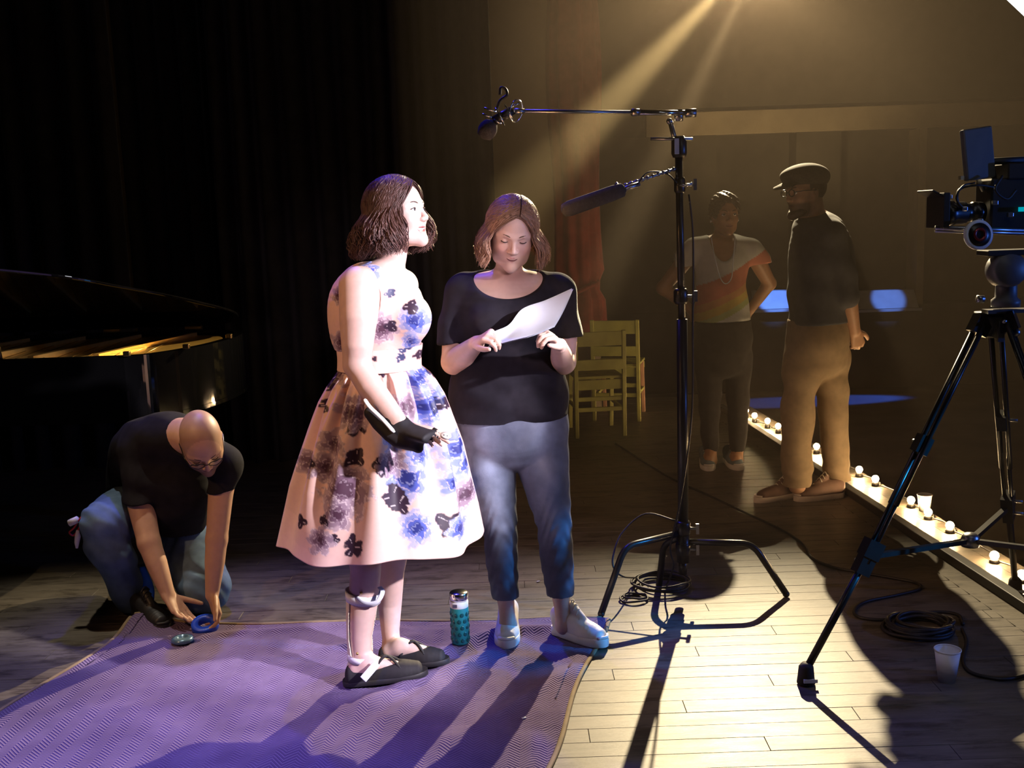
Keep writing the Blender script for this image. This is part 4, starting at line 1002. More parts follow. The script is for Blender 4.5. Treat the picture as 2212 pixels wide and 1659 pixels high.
def hair_part(hd, root, length, base, n=1500, rad=(.107, .088, .099), face=(.60, .48), waves=.006, flare=.12, seed=1, core=True, cen=(-.012, 0, .028), part_l=.02, cut=None, tips=1., lenvar=.12, rs=1.0, extra=None):
    "bob: a solid under-layer with separate locks over it, parted on top and falling by gravity"
    rng = np.random.RandomState(seed); q = hd.s; down = np.array([0, 0, -1.])
    cz = hd.L(*cen); rx, ry, rz_ = nparr(rad) * q
    VV, QQ, CC = [], [], []; nb = 0
    for i in range(n):
        side = -1 if rng.rand() < .5 else 1
        phi = side * (face[0] if side > 0 else face[1]); phi = phi + side * rng.rand() ** .9 * (math.pi - abs(phi))
        lay = rng.rand() ** 1.3 * .13; k = 1 - lay
        pl = part_l / q / .088
        pts = []
        root_a = rng.uniform(-.75, 1.0) if rng.rand() < .6 else rng.uniform(.9, 2.0)                       # along the parting, front to back
        for t in np.linspace(0, 1, 7):
            ps = t * R(96)
            d0 = np.array([root_a * .6, .035 * side + pl, 1.0]); d0 = unit(d0); d1 = np.array([math.cos(phi), math.sin(phi), -.10])
            om = math.acos(np.clip(d0 @ unit(d1), -1, 1)); d = (math.sin((1 - t) * om) * d0 + math.sin(t * om) * unit(d1)) / max(1e-4, math.sin(om))
            pts.append(cz + hd.f * rx * d[0] * k + hd.l * ry * d[1] * k + hd.u * rz_ * d[2] * k)
        out = unit(hd.f * math.cos(phi) + hd.l * math.sin(phi)); out = unit(out - down * (out @ down))
        Ln = length * q * (1 - lenvar * rng.rand()) * (1 - .25 * max(0, math.cos(phi)) * 0)
        ph, am = 2.6 * math.sin(phi * 3.3 + seed) + 1.5 * math.sin(phi * 7 + 2) + .7 * rng.randn(), waves * (.7 + .6 * rng.rand()); tang = unit(np.cross(down, out)); p = pts[-1]; v = unit(pts[-1] - pts[-2])
        for j in range(8):
            t = (j + 1) / 8; v = unit(v * .55 + down * .45 + out * flare * (.62 - t) * .55 - out * .05 * t * t * (rng.rand() * 1.5)); p = p + v * Ln / 8
            pts.append(p + q * am * t * (out * math.sin(ph + t * 9) + tang * math.cos(ph * 1.3 + t * 8)))
        pts = np.array(pts); m = len(pts); w0 = (.0014 + .0015 * rng.rand()) * q * rs; w = w0 * np.concatenate([[.5], np.full(m - 5, 1.), [.9, .75, .5, .15]])
        T = np.gradient(pts, axis=0); T /= np.linalg.norm(T, axis=1, keepdims=True) + 1e-9
        nr = pts - cz; nr -= T * (nr * T).sum(1, keepdims=True); nr /= np.linalg.norm(nr, axis=1, keepdims=True) + 1e-9; sd = np.cross(T, nr)
        ring = np.stack([pts + sd * w[:, None], pts + nr * w[:, None] * .45, pts - sd * w[:, None], pts - nr * w[:, None] * .45], 1)
        idx = nb + np.arange(m * 4).reshape(m, 4); a, b = idx[:-1], idx[1:]
        QQ.append(np.stack([a, np.roll(a, -1, 1), np.roll(b, -1, 1), b], -1).reshape(-1, 4)); VV.append(ring.reshape(-1, 3)); nb += m * 4
        tint = .65 + .8 * rng.rand(); tt = np.linspace(0, 1, m)[:, None]; c = nparr(base) * tint * (1 + tips * .5 * tt)
        CC.append(np.repeat(c, 4, 0))
    V = np.concatenate(VV); Q = np.concatenate(QQ); Cc = np.concatenate(CC)
    if cut is not None: pass
    hm = part(raw_mesh('hair', V, Q, M['hair'], None, Cc), root); hm['kind'] = 'stuff'
    if core:
        lo = hd.o - .24; hi = hd.o + .24; lo[2] -= .08; F = Field(lo, hi, .0045)
        F.ell(hd.L(-.010, 0, .031), nparr([.103, .081, .0925]) * q, hd.R, .01)
        bk = hd.L(-.035, 0, .01); e0 = bk + down * length * q * .62 - hd.f * .03
        F.etube([bk, (bk + e0) / 2, e0], [ry * .80, ry * (.82 + flare * .06), ry * (.66 + flare * .08)], [rx * .52, rx * (.50 + flare * .06), rx * (.34 + flare * .06)], hd.l, .03)
        F.ell(hd.L(.105, 0, -.022), nparr([.090, .068, .112]) * q, hd.R, .006, 's')
        if extra: extra(F)
        core_o = part(F.build('hair_underlayer', M['hair'], None, lambda V: np.tile(nparr(base) * .8, (len(V), 1))), root)
    return hm

def hand(F, w, d, n_, thumb, sc=1., curl=(.5, .5, .5, .5), spread=.12, thumb_curl=.3, thumb_out=.75, k=.004, flat=.6):
    "palm, four fingers of their own lengths and a thumb from the side of the palm; w wrist, d towards the knuckles, n_ the way the palm faces"
    w = nparr(w); d = unit(d); n_ = unit(nparr(n_) - d * np.dot(n_, d)); t = np.cross(d, n_) * thumb
    offs = (.029, .0095, -.0095, -.027); lens = (.070, .078, .072, .056); rr = (.0088, .0090, .0085, .0075)
    kn = []
    for i in range(4):
        b = w + d * (.088 - .006 * abs(i - 1)) * sc + t * offs[i] * sc; kn.append(b)
        F.chain([w + t * offs[i] * .55 * sc + d * .005 * sc, b], [.0145 * sc, .0115 * sc], .010 * sc)
    F.chain([w + d * .03 * sc + t * .018 * sc, w + d * .065 * sc], [.014 * sc, .012 * sc], .01 * sc)
    tips = []
    for i in range(4):
        p = kn[i]; a = 0.; pts = [p - d * .012 * sc, p]; dd = unit(d + t * spread * (1.5 - i) * .5)
        for j, fr in enumerate((.46, .30, .24)):
            a += curl[i] * (1.0, 1.15, .8)[j]; v = dd * math.cos(a) + n_ * math.sin(a); p = p + v * lens[i] * fr * sc; pts.append(p)
        F.chain(pts, nparr([rr[i] * 1.08, rr[i] * 1.1, rr[i], rr[i] * .92, rr[i] * .75]) * sc, k * sc * .8); tips.append(p)
    p = w + d * .022 * sc + t * .024 * sc; pts = [w + d * .008 * sc + t * .012 * sc, p]; v = unit(t * thumb_out + d * .75 + n_ * .25); 
    for j, fr in enumerate((.042, .034, .027)):
        v = unit(v + (d * .55 - t * .45 + n_ * .3) * thumb_curl * (j > 0)); p = p + v * fr * sc; pts.append(p)
    F.chain(pts, nparr([.0145, .0140, .0115, .0105, .0080]) * sc, .006 * sc); tips.append(p)
    return kn, tips

def shoe(root, heel, toe, width, m_up, m_sole, style='sneaker', name='shoe', lift=0., label=None, lace_m=None, h=.0035, pitchz=0.):
    heel, toe = nparr(heel), nparr(toe); Lg = np.linalg.norm(toe - heel); d = (toe - heel) / Lg
    up = np.array([0, 0, 1.]); s = unit(np.cross(d, up)); up = np.cross(s, d)
    at = lambda t, b, z: heel + d * t * Lg + s * b + up * z
    sh = thing(name, label, None, (heel + toe) / 2); sh.parent = root; bpy.context.view_layer.update()
    sh.location = (heel + toe) / 2 - nparr(root.matrix_world.translation); bpy.context.view_layer.update()
    lowc = style == 'flat'; st = .018 if lowc else .030
    wd = lambda t: width * (.72 + .28 * math.sin(min(1, t / .72) * math.pi / 2) ** 2 if t < .72 else math.sqrt(max(0.0, 1 - ((t - .72) / .285) ** 2)) * 1.0) * (math.sqrt(max(0, 1 - ((.10 - t) / .105) ** 2)) if t < .10 else 1)
    ts = np.concatenate([np.linspace(0, .1, 6), np.linspace(.14, .72, 9), np.linspace(.76, 1, 10)])
    V = []
    for z in (0, .004, st - .002, st):
        k = .94 if z in (0, st) else 1.
        rgt = [at(t, max(.002, wd(t)) * k, z) for t in ts]; lft = [at(t, -max(.002, wd(t)) * k, z) for t in ts[::-1]]; V.append(rgt + lft)
    n = len(V[0]); mb = MB(); fs = []
    for r_ in range(3):
        for i in range(n): fs.append((r_ * n + i, r_ * n + (i + 1) % n, (r_ + 1) * n + (i + 1) % n, (r_ + 1) * n + i))
    mb.add([p for r_ in V for p in r_], fs); mb.add(V[0], [tuple(range(n))[::-1]], False); mb.add(V[3], [tuple(range(n))], False)
    part(mb.build('sole', m_sole), sh)
    lo = np.minimum(heel, toe) - .09; hi = np.maximum(heel, toe) + .09; hi[2] += .08; F = Field(lo, hi, h)
    if lowc:
        F.etube([at(.10, 0, st), at(.35, 0, st), at(.68, 0, st), at(.88, 0, st - .002)], [width * .74, width * .8, width * .98, width * .72], [.050, .047, .043, .032], s, .01)
        F.ell(at(.40, 0, st + .058), (Lg * .34, width * .66, .034), np.stack([d, s, up], 1), .006, 's')
    else:
        F.etube([at(.11, 0, st), at(.35, 0, st), at(.68, 0, st), at(.87, 0, st)], [width * .72, width * .80, width * .97, width * .74], [.060, .058, .046, .030], s, .01)
        F.chain([at(.13, 0, st + .045), at(.30, 0, st + .040), at(.48, 0, st + .03)], [width * .80, width * .78, width * .7], .02)
        F.ell(at(.20, 0, st + .098), (Lg * .17, width * .62, .030), np.stack([d, s, up], 1), .006, 's')
        F.chain([at(.55, 0, st + .052), at(.36, 0, st + .088)], [.016, .018], .004)
    p0 = at(0, 0, st - .006); F.plane(p0, -up, .003)
    part(F.build('upper', m_up), sh)
    if lowc:
        for (t0, b0, t1, b1) in ((.36, -1, .70, .75), (.36, 1, .70, -.75)):
            pts = [at(t0, b0 * width * .84, st + .022), at(t0 * .6 + t1 * .4, (b0 * .6 + b1 * .4) * width * .6, st + .062), at(t0 * .3 + t1 * .7, (b0 * .3 + b1 * .7) * width * .7, st + .055), at(t1, b1 * width * .9, st + .024)]
            mb = MB(); mb.tube(crom(pts, 6), .0058, 8, flat=.7); part(mb.build('strap', m_up), sh)
    else:
        for j in range(5):
            t = .38 + .055 * j; z = st + .112 - .0150 * j; 
            mb = MB(); mb.tube(crom([at(t - .01, -width * .42, z - .016), at(t, 0, z + .002), at(t + .01, width * .42, z - .016)], 5), .0030, 6); part(mb.build('lace', lace_m or m_sole), sh)
        mb = MB(); mb.tube(crom([at(.92, -width * .62, st + .004), at(.985, 0, st + .006), at(.92, width * .62, st + .004)], 5), .006, 6); part(mb.build('toe_guard', m_sole), sh)
    return at

def on_body(o, px, py, off=.002):
    "the point of a mesh seen at this place, moved a little off its surface"
    V = np.empty(len(o.data.vertices) * 3, F32); o.data.vertices.foreach_get('co', V); V = V.reshape(-1, 3).astype(float)
    q = (V - [0, 0, CAM_H]) @ CRn; X_ = 1106 - FPX * q[:, 0] / q[:, 2]; Y_ = 829.5 + FPX * q[:, 1] / q[:, 2]
    near = np.hypot(X_ - px, Y_ - py) < 4.5
    v = V[near]; v = v[v[:, 1].argmin()]; return v + unit(nparr([0, 0, CAM_H]) - v) * off

def secs(rows, Y, ry, dy=None):
    "rows of (py, left px, right px) -> centres and half widths of an upright body"
    c, rx = [], []
    for i, (py, a, b) in enumerate(rows):
        y = Y + (dy[i] if dy is not None else 0); p, q = P(a, py, y), P(b, py, y); c.append((p + q) / 2); rx.append(np.linalg.norm(q - p) / 2)
    return np.array(c), np.array(rx), nparr(ry)
SX = np.array([1., 0, 0])

# ------------------------------------------------------------------ woman in the floral dress
def floral(u, z, base, spots, seed):
    "printed flowers: u along the cloth, z up, both in metres"
    n1 = fbm(u * 60 + seed, z * 60, 3); n2 = fbm(u * 130, z * 130 + seed, 2)
    C = np.tile(nparr(base), (len(u), 1)); C = C * (1 - .06 * (fbm(u * 9, z * 9 + seed, 2) > .55))[:, None]
    for kind, cu, cz, r, an in spots:
        du, dz = u - cu, z - cz; near = (np.abs(du) < r * 1.9) & (np.abs(dz) < r * 1.9)
        if not near.any(): continue
        du, dz = du[near], dz[near]; a = np.arctan2(dz, du) + an; d = np.hypot(du, dz) / r; na, nb_ = n1[near], n2[near]
        c = C[near]
        def put(mask, col, al=1.): 
            m = (np.clip(mask, 0, 1) * al)[:, None]; return c * (1 - m) + nparr(col) * m
        if kind == 'm' or kind == 'b':
            pal = ((.42, .32, .38), (.28, .19, .25), (.15, .08, .125), (.06, .02, .04)) if kind == 'm' else ((.38, .43, .72), (.20, .26, .60), (.05, .08, .42), (.015, .02, .16))
            for q_, (rk, nl) in enumerate(((1.0, 7), (.76, 6), (.52, 5), (.30, 4))):
                edge = rk * (.72 + .26 * np.abs(np.cos(nl * a / 2 + q_ * 1.1 + 1.6 * (na - .5))) + .55 * (na - .5))
                c = put((edge - d) * 9 / rk, pal[q_], .82)
                c = put((np.abs(edge - d - .07) < .028) * ((nb_ > .42) * 1.), (.88, .74, .76) if q_ < 3 else pal[0], .55)
        else:
            # dark leaf cluster: lobes with jagged edges
            rr = .36 + .34 * np.abs(np.cos(1.5 * a + .6 * np.sin(a * 2 + cu * 90))) ** .7 + .42 * (na - .5)
            c = put((rr - d * .82) * 15, (.035, .018, .036) if kind == 'l' else (.03, .035, .10))
            c = put(((np.abs(np.sin(a * 1.5)) < .09) & (d < rr * .9) & (d > .15)) * 1., (.75, .65, .66), .8)
        C[near] = c
    return C

def woman_dress():
    Y0 = 3.50
    f = unit((.93, -.37, 0)); l = np.cross((0, 0, 1), f)
    hf = unit((.90, -.42, .12)); eye = P(895, 452, 3.40)
    root = thing('person', 'woman in a pink floral dress with dark bob, wrist brace and leg brace', 'person', (P(830, 1000, Y0)[0], Y0, 0)); bpy.context.view_layer.update()
    hd = Head((0, 0, 0), hf, (0, 0, 1), .93); hd.o = eye - hd.s * (hd.R @ nparr([.086, -.032, 0]))
    neck = P(836, 586, 3.50)
    T, RX, RY = secs([(606, 742, 876), (640, 716, 903), (680, 713, 913), (720, 718, 909), (750, 730, 901), (785, 737, 903), (830, 725, 925), (900, 715, 935)], Y0, [.13, .15, .155, .14, .125, .125, .15, .17])
    F = Field((-.82, 3.02, .0), (-.12, 3.98, 1.66), .0042)
    F.etube(T, RX, RY, SX, .02)
    shn, shf = P(773, 617, 3.345), P(868, 617, 3.66)
    F.chain([shn + [.01, .01, .0], neck + [0, -.02, -.02], neck + [0, .02, -.02], shf], [.052, .052, .052, .05], .035)
    for g in (-1, 1): F.ell(P(884 - 6 * g, 684, 3.50 + .08 * g), (.056, .070, .070), None, .05)
    hd.carve(F, neck, smile=1.15, open_=.85, neck_r=.05, heavy=.003)
    # near arm, hanging forward and down
    el, wr = P(771, 788, 3.30), P(862, 914, 3.20)
    F.chain([shn, P(774, 690, 3.315), P(772, 745, 3.30), el], [.060, .0590, .050, .042], .02)
    F.chain([el, P(800, 836, 3.265), P(838, 882, 3.225), wr], [.041, .041, .033, .027], .015)
    F.chain([wr, P(872, 925, 3.19)], [.026, .022], .01)
    hdir = unit(P(975, 946, 3.13) - P(870, 926, 3.20))
    kn, tips = hand(F, P(872, 926, 3.195), hdir, (-.1, .25, -.95), 1, .93, (.16, .18, .22, .3), .05, .3, .6)
    # far arm rests on the far side of the skirt
    ef, wf = P(868, 765, 3.76), P(872, 895, 3.83)
    F.chain([shf, P(868, 690, 3.71), ef], [.054, .050, .04], .02); F.chain([ef, (ef + wf) / 2, wf], [.039, .034, .026], .015)
    hand(F, wf, (.25, .05, -1), (-.3, -.95, 0), -1, .93, (.3, .35, .4, .45))
    # legs
    an, af = P(781, 1432, 3.42), P(846, 1398, 3.62)
    F.chain([P(785, 1000, 3.42), P(786, 1180, 3.42), P(790, 1232, 3.42), P(784, 1300, 3.44), P(779, 1370, 3.43), an, G(781, 1478) + [0, .02, .05]], [.085, .060, .051, .050, .038, .034, .03], .02)
    F.chain([P(855, 1000, 3.57), P(850, 1180, 3.58), P(846, 1235, 3.60), P(842, 1300, 3.63), P(843, 1360, 3.62), af, G(838, 1440) + [0, .02, .05]], [.085, .056, .044, .043, .033, .030, .028], .02)
    hn, tn, hfa, tfa = G(742, 1487), G(926, 1474), G(815, 1442), G(972, 1446)
    for q_ in (hn, tn, hfa, tfa): q_[2] = bz(q_[0], q_[1]) + .002
    for h_, t_, a_ in ((hn, tn, an), (hfa, tfa, af)):
        d = unit(t_ - h_); F.chain([h_ + d * .045 + [0, 0, .048], h_ + d * .11 + [0, 0, .056], h_ + d * .17 + [0, 0, .040], h_ + d * .215 + [0, 0, .034]], [.027, .029, .023, .013], .02); F.chain([a_, h_ + d * .085 + [0, 0, .065]], [.030, .030], .02)
    C0 = nparr((.68, .47, .40))
    body = F.build('body', M['skin'], root, lambda V: hd.color(V, np.tile(C0, (len(V), 1)), (.42, .13, .13), (.66, .36, .31)))
    hd.features(root, teeth=True, browy=.001, look=(1, .12, .10))
    hair_part(hd, root, .180, (.060, .030, .025), 2900, face=(.95, .85), waves=.019, flare=1.75, seed=4, part_l=.012, tips=1.4, lenvar=.22, rad=(.117, .098, .106))
    # bodice
    B = Field((-.82, 3.1, .95), (-.15, 3.9, 1.48), .0034)
    B.etube(T, RX, RY, SX, .02, inflate=.007)
    B.chain([shn + [.012, .012, .0], neck + [0, -.02, -.02], neck + [0, .02, -.02], shf], [.056, .056, .056, .055], .035)
    for g in (-1, 1): B.ell(P(884 - 6 * g, 684, 3.50 + .08 * g), (.063, .077, .077), None, .05)
    cc = P(830, 640, 3.50); zv = P(895, 705, 3.36)[2]
    def vneck(x, y, z):
        a = (x - cc[0]) * f[0] + (y - cc[1]) * f[1]; b = (x - cc[0]) * l[0] + (y - cc[1]) * l[1]
        return np.maximum(-(a - .0), (zv + 1.75 * np.abs(b - .01) - z) * .5)
    B.cut(vneck, .003)
    B.cut(lambda x, y, z: np.maximum(np.sqrt((x - neck[0]) ** 2 + (y - neck[1]) ** 2) - .072, -(z - neck[2] + .06)), .003)
    for sh, g in ((shn, -1), (shf, 1)):
        B.cut(lambda x, y, z: (np.sqrt((x - sh[0]) ** 2 * .9 + ((z - sh[2] + .035) * .62) ** 2 + ((y - sh[1]) * .85) ** 2) - .064), .003)
        o_ = sh + l * g * .006; B.plane(o_ + [0, 0, .0], l * g, .003)
    B.plane(P(820, 752, Y0), (0, 0, -1), .003)
    rngf = np.random.RandomState(11)
    def uv_of(px, py, Yp): p = P(px, py, Yp); return p[0] * 1.0, p[2]
    bs = []
    for k, px, py, r in (('m', 826, 709, .05), ('l', 846, 703, .022), ('g', 842, 634, .018), ('b', 898, 690, .055), ('l', 888, 661, .026), ('b', 797, 590, .045), ('l', 765, 642, .016), ('m', 735, 745, .045), ('b', 885, 740, .03), ('m', 730, 640, .03)):
        u_, z_ = uv_of(px, py, 3.36); bs.append((k, u_, z_, r * 1.2, 1.0))
    base = (.90, .62, .53)
    def bcol(V): 
        far = V[:, 1] > 3.62; u = np.where(far, -V[:, 0] - .8, V[:, 0]); return floral(u, V[:, 2], base, bs, 3)
    B.build('bodice', M['print'], root, bcol)
    # waistband
    th = np.linspace(0, 2 * math.pi, 160, endpoint=False)
    def ring(c, rx, ry, t, k=1.): return np.stack([c[0] + rx * k * np.sin(t), c[1] - ry * k * np.cos(t), np.full_like(t, c[2])], -1)
    zc = [P(820, y, Y0) for y in (746, 756, 770, 786, 794)]
    hw_ = [.5 * abs(P(b, y, Y0)[0] - P(a, y, Y0)[0]) for y, a, b in ((746, 729, 902), (756, 731, 902), (770, 734, 902), (786, 736, 904), (794, 737, 906))]
    zc = list(crom(np.array(zc), 5)); hw_ = list(crom(np.array(hw_)[:, None], 5)[:, 0])
    rows = [ring(c, w_ + .010, .142 + .0004 * i, th) for i, (c, w_) in enumerate(zip(zc, hw_))]
    rows = rows + [ring(zc[-1], hw_[-1] + .002, .138, th), ring(zc[0], hw_[0] + .001, .13, th), rows[0]]
    Wv = np.stack(rows, 1)
    ws = [('g', *uv_of(872, 752, 3.35), .026, .3), ('g', *uv_of(862, 775, 3.35), .02, 2.), ('l', *uv_of(808, 776, 3.35), .016, 1.), ('l', *uv_of(898, 776, 3.35), .02, 1.)]
    grid_mesh('waistband', Wv, M['print'], None, floral(Wv[..., 0].ravel(), Wv[..., 2].ravel(), base, ws, 7).reshape(*Wv.shape), closed_u=True)
    part(bpy.context.scene.collection.objects[-1], root)
    # skirt: box pleats from the waist, wide at the hem
    tab = nparr([(788, 737, 905), (810, 721, 930), (829, 708, 943), (859, 691, 961), (887, 680, 972), (917, 669, 983), (965, 653, 1000), (1031, 632, 1016), (1100, 617, 1034), (1158, 605, 1046)])
    nz, nt = 172, 690; tt = np.linspace(0, 1, nz)
    cz = np.array([P((a + b) / 2, y, Y0) for y, a, b in tab]); hw2 = np.array([abs(P(b, y, Y0)[0] - P(a, y, Y0)[0]) / 2 for y, a, b in tab])
    s_ = (cz[0, 2] - cz[:, 2]) / (cz[0, 2] - cz[-1, 2]); cx = np.interp(tt, s_, cz[:, 0]); zz = np.interp(tt, s_, cz[:, 2]); hw3 = np.interp(tt, s_, hw2)
    th = np.linspace(-math.pi, math.pi, nt, endpoint=False); TH, TT = np.meshgrid(th, tt, indexing='ij')
    CX, ZZ, HW = np.broadcast_to(cx, TH.shape), np.broadcast_to(zz, TH.shape), np.broadcast_to(hw3, TH.shape)
    pl = [(.24, .030, .0), (.72, .034, .0), (-.62, .03, .2), (-1.02, .024, .5), (1.12, .02, .5), (1.45, .03, .1), (-1.5, .02, .1), (-.2, .014, .6)] + [(a, .028, .2) for a in (1.9, 2.3, 2.7, 3.05, -1.9, -2.3, -2.7)]
    rad = np.zeros_like(TH)
    for a, am, hemk in pl:
        d = np.angle(np.exp(1j * (TH - a - .05 * TT))); wdt = .035 + .12 * TT
        prof = np.clip(TT / .06, 0, 1) * ((1 - TT) ** 1.2 * 1.0 + hemk * .5 * TT)
        rad = rad + am * prof * np.exp(-(d / wdt) ** 2) * 1.5
        rad = rad - .010 * np.exp(-((np.abs(d) - 2.1 * wdt) / wdt) ** 2) * np.clip(TT / .1, 0, 1) * (1 - .5 * TT)
    flut = .010 * TT ** 1.5 * (np.sin(TH * 9 + 1.0) + .6 * np.sin(TH * 14 + 2))
    RX_ = HW - rad + flut; RY_ = (HW * (.86 + .02 * TT) + .022 * (1 - TT)) - rad + flut
    edge = 1 - np.clip((np.abs(np.sin(TH)) - .90) / .1, 0, 1) * .85
    RX_ = HW - (rad - flut) * edge
    Vs = np.stack([CX + RX_ * np.sin(TH), Y0 - RY_ * np.cos(TH), ZZ + .010 * TT * np.sin(TH * 5 + .6)], -1)
    U = np.where(np.abs(TH) < math.pi / 2, CX + HW * np.sin(TH), np.sign(TH) * HW * 2 + CX - HW * np.sin(TH) + 3 * (np.abs(TH) > 1.57)).ravel()
    Ym = lambda py: Y0 - .30 * min(1, (py - 780) / 330)
    fl = [('m', 745, 1055, .062), ('m', 700, 1010, .034), ('m', 725, 1115, .036), ('m', 652, 1020, .030), ('b', 880, 1035, .052), ('b', 905, 975, .036), ('b', 898, 1150, .040), ('b', 930, 870, .046), ('m', 880, 870, .032),
          ('b', 973, 1055, .03), ('m', 1005, 1105, .030), ('b', 990, 985, .045), ('b', 1005, 1030, .03), ('l', 849, 1080, .036), ('l', 862, 1102, .03), ('l', 965, 1142, .037), ('l', 760, 1183, .034), ('l', 770, 985, .03), ('l', 826, 998, .026), ('l', 834, 1018, .018),
          ('l', 778, 908, .03), ('l', 704, 874, .02), ('l', 672, 1005, .017), ('l', 640, 1148, .022), ('l', 694, 1130, .018), ('l', 718, 1165, .016), ('l', 905, 800, .022), ('b', 908, 810, .03), ('g', 942, 872, .024), ('l', 962, 878, .02), ('l', 812, 799, .01), ('l', 837, 793, .012),
          ('m', 726, 800, .035), ('l', 716, 820, .026), ('m', 770, 880, .04), ('m', 690, 1170, .03), ('b', 862, 945, .03), ('m', 850, 1000, .03), ('b', 985, 1160, .03), ('m', 722, 955, .03)]
    sp = []
    for k, px, py, r in fl:
        p = P(px, py, Ym(py) ); sp.append((k, p[0], p[2], r * (1.4 if k in 'lg' else 1.75), rngf.rand() * 6))
    for i in range(60): sp.append((('m', 'b', 'l', 'l')[i % 4], (rngf.rand() * 1.5 + 2.2 + .6) * (1 if i % 2 else -1) + (0 if i % 2 else 6.6 - 0), zz[-1] + rngf.rand() * .55, .03 + .03 * rngf.rand(), rngf.rand() * 6))
    Cs = floral(U, ZZ.ravel(), base, sp, 5).reshape(Vs.shape)
    inner = Vs.copy(); nrm = np.stack([np.sin(TH), -np.cos(TH), 0 * TH], -1); inner = (Vs - nrm * .0035)[:, ::-1]
    inner = inner[::4, ::3]; Vs = np.concatenate([Vs, Vs[:, -1:] - nrm[:, -1:] * .0035], 1); Cs = np.concatenate([Cs, Cs[:, -1:]], 1)
    part(grid_mesh('skirt', Vs, M['print'], None, Cs, closed_u=True), root)
    part(grid_mesh('skirt_lining', inner, mat('pink_lining', (.62, .42, .38), .7, vary=.05), closed_u=True), root)
    # necklace
    mb = MB(); mb.tube(crom([on_body(body, *q_) for q_ in ((822, 574), (832, 590), (843, 606), (852, 620))], 6), .0014, 6); part(mb.build('necklace', M['steel']), root)
    # wrist brace: black glove and strap, pale splint along the forearm
    glv = mat('black_neoprene', (.012, .011, .014), .7, vary=.2, scale=60); spl = mat('pale_splint_plastic', (.72, .70, .66), .5, vary=.05)
    W = Field((-.6, 2.95, .70), (-.12, 3.4, 1.15), .0036)
    tv = unit(np.cross(hdir, (0, 0, 1)))
    w0 = P(860, 912, 3.205)
    W.etube([P(848, 900, 3.215), w0, P(880, 929, 3.19), P(900, 936, 3.175), P(930, 944, 3.15)], [.030, .031, .036, .044, .046], [.030, .030, .026, .023, .019], tv, .008)
    W.chain([P(800, 892, 3.22), P(818, 915, 3.21), P(842, 940, 3.19), P(862, 952, 3.18), P(890, 958, 3.17)], [.020, .022, .021, .024, .022], .02)
    W.chain([P(900, 955, 3.17), P(904, 968, 3.17)], [.024, .016], .012)
    W.build('wrist_brace', glv, root)
    pts = crom([P(787, 862, 3.19), P(800, 880, 3.185), P(826, 905, 3.175), P(852, 934, 3.16)], 6); mb = MB(); mb.tube(pts, np.concatenate([[.007], np.full(len(pts) - 2, .0105), [.006]]), 10, flat=.45); o = part(mb.build('splint_bar', spl), root)
    for i, (tp, kp) in enumerate(zip(tips[:4], kn)):
        mb = MB(); mb.tube([kp + (tp - kp) * .15, kp + (tp - kp) * .52], [.0118, .0105], 10); part(mb.build('finger_sleeve', glv), root)
    mb = MB(); mb.lathe([(.001, -.004), (.016, -.004), (.017, 0), (.016, .004), (.001, .004)], P(963, 941, 3.115), (.2, -.3, .9), n=22); o = part(mb.build('finger_plate', spl), root)
    for dx, dy in ((-4, -1), (3, 1), (0, 3)):
        mb = MB(); mb.ball(P(963 + dx, 941 + dy, 3.107), .0022, 5); part(mb.build('rivet', glv), o)
    # leg brace (ankle-foot orthosis) on the near leg
    afo = mat('cream_brace_plastic', (.74, .68, .52), .42, vary=.06); stp = mat('white_strap', (.74, .76, .80), .7, vary=.05)
    A = Field((-.72, 3.25, .01), (-.35, 3.6, .42), .0035)
    leg = [P(784, 1286, 3.44), P(781, 1330, 3.44), P(778, 1375, 3.43), P(779, 1432, 3.42), G(772, 1478) + [0, .03, .045]]
    A.chain(leg, [.0565, .0525, .0455, .0415, .039], .006)
    A.chain([l_ + nparr([.014, -.022, 0]) * 1.0 for l_ in leg[:-1]] , [.054, .052, .048, .036], .004, 's')
    A.plane(P(784, 1284, 3.44), (.1, 0, 1), .003)
    A.build('leg_brace', afo, root)
    for c, r, w_, nm in ((P(784, 1287, 3.44), .0545, .017, 'calf_strap'), (P(779, 1420, 3.42), .0410, .012, 'ankle_strap')):
        a = np.linspace(0, 2 * math.pi, 30, endpoint=False)
        rows = [np.stack([c[0] + (r + o_) * np.cos(a), c[1] + (r + o_) * np.sin(a), c[2] + h_ - .16 * (np.cos(a)) * r], -1) for o_, h_ in ((0, -w_), (.004, -w_), (.004, w_), (0, w_), (0, -w_))]
        part(grid_mesh(nm, np.stack(rows, 1), stp, closed_u=True), root)
    mb = MB(); mb.tube(crom([P(820, 1268, 3.40), P(826, 1280, 3.385), P(812, 1302, 3.375), P(786, 1302, 3.375), P(770, 1290, 3.385)], 6), .009, 8, flat=.4); part(mb.build('strap_end', stp), root)
    mb = MB(); mb.bar(P(815, 1432, 3.36), P(784, 1468, 3.325), .026, .005, up=(.3, -1, .3)); part(mb.build('instep_strap', stp, bevel=.002), root)
    for px, py, yy in ((780, 1281, 3.375), (772, 1412, 3.374)):
        mb = MB(); mb.ball(P(px, py, yy), .005, 6); part(mb.build('rivet', M['brass']), root)
    blk = mat('black_canvas', (.012, .011, .013), .75, vary=.2, scale=80)
    shoe(root, hn, tn, .046, blk, mat('black_sole', (.018, .017, .018), .6, vary=.1), 'flat')
    shoe(root, hfa, tfa, .041, blk, bpy.data.materials['black_sole'], 'flat')
woman_dress()

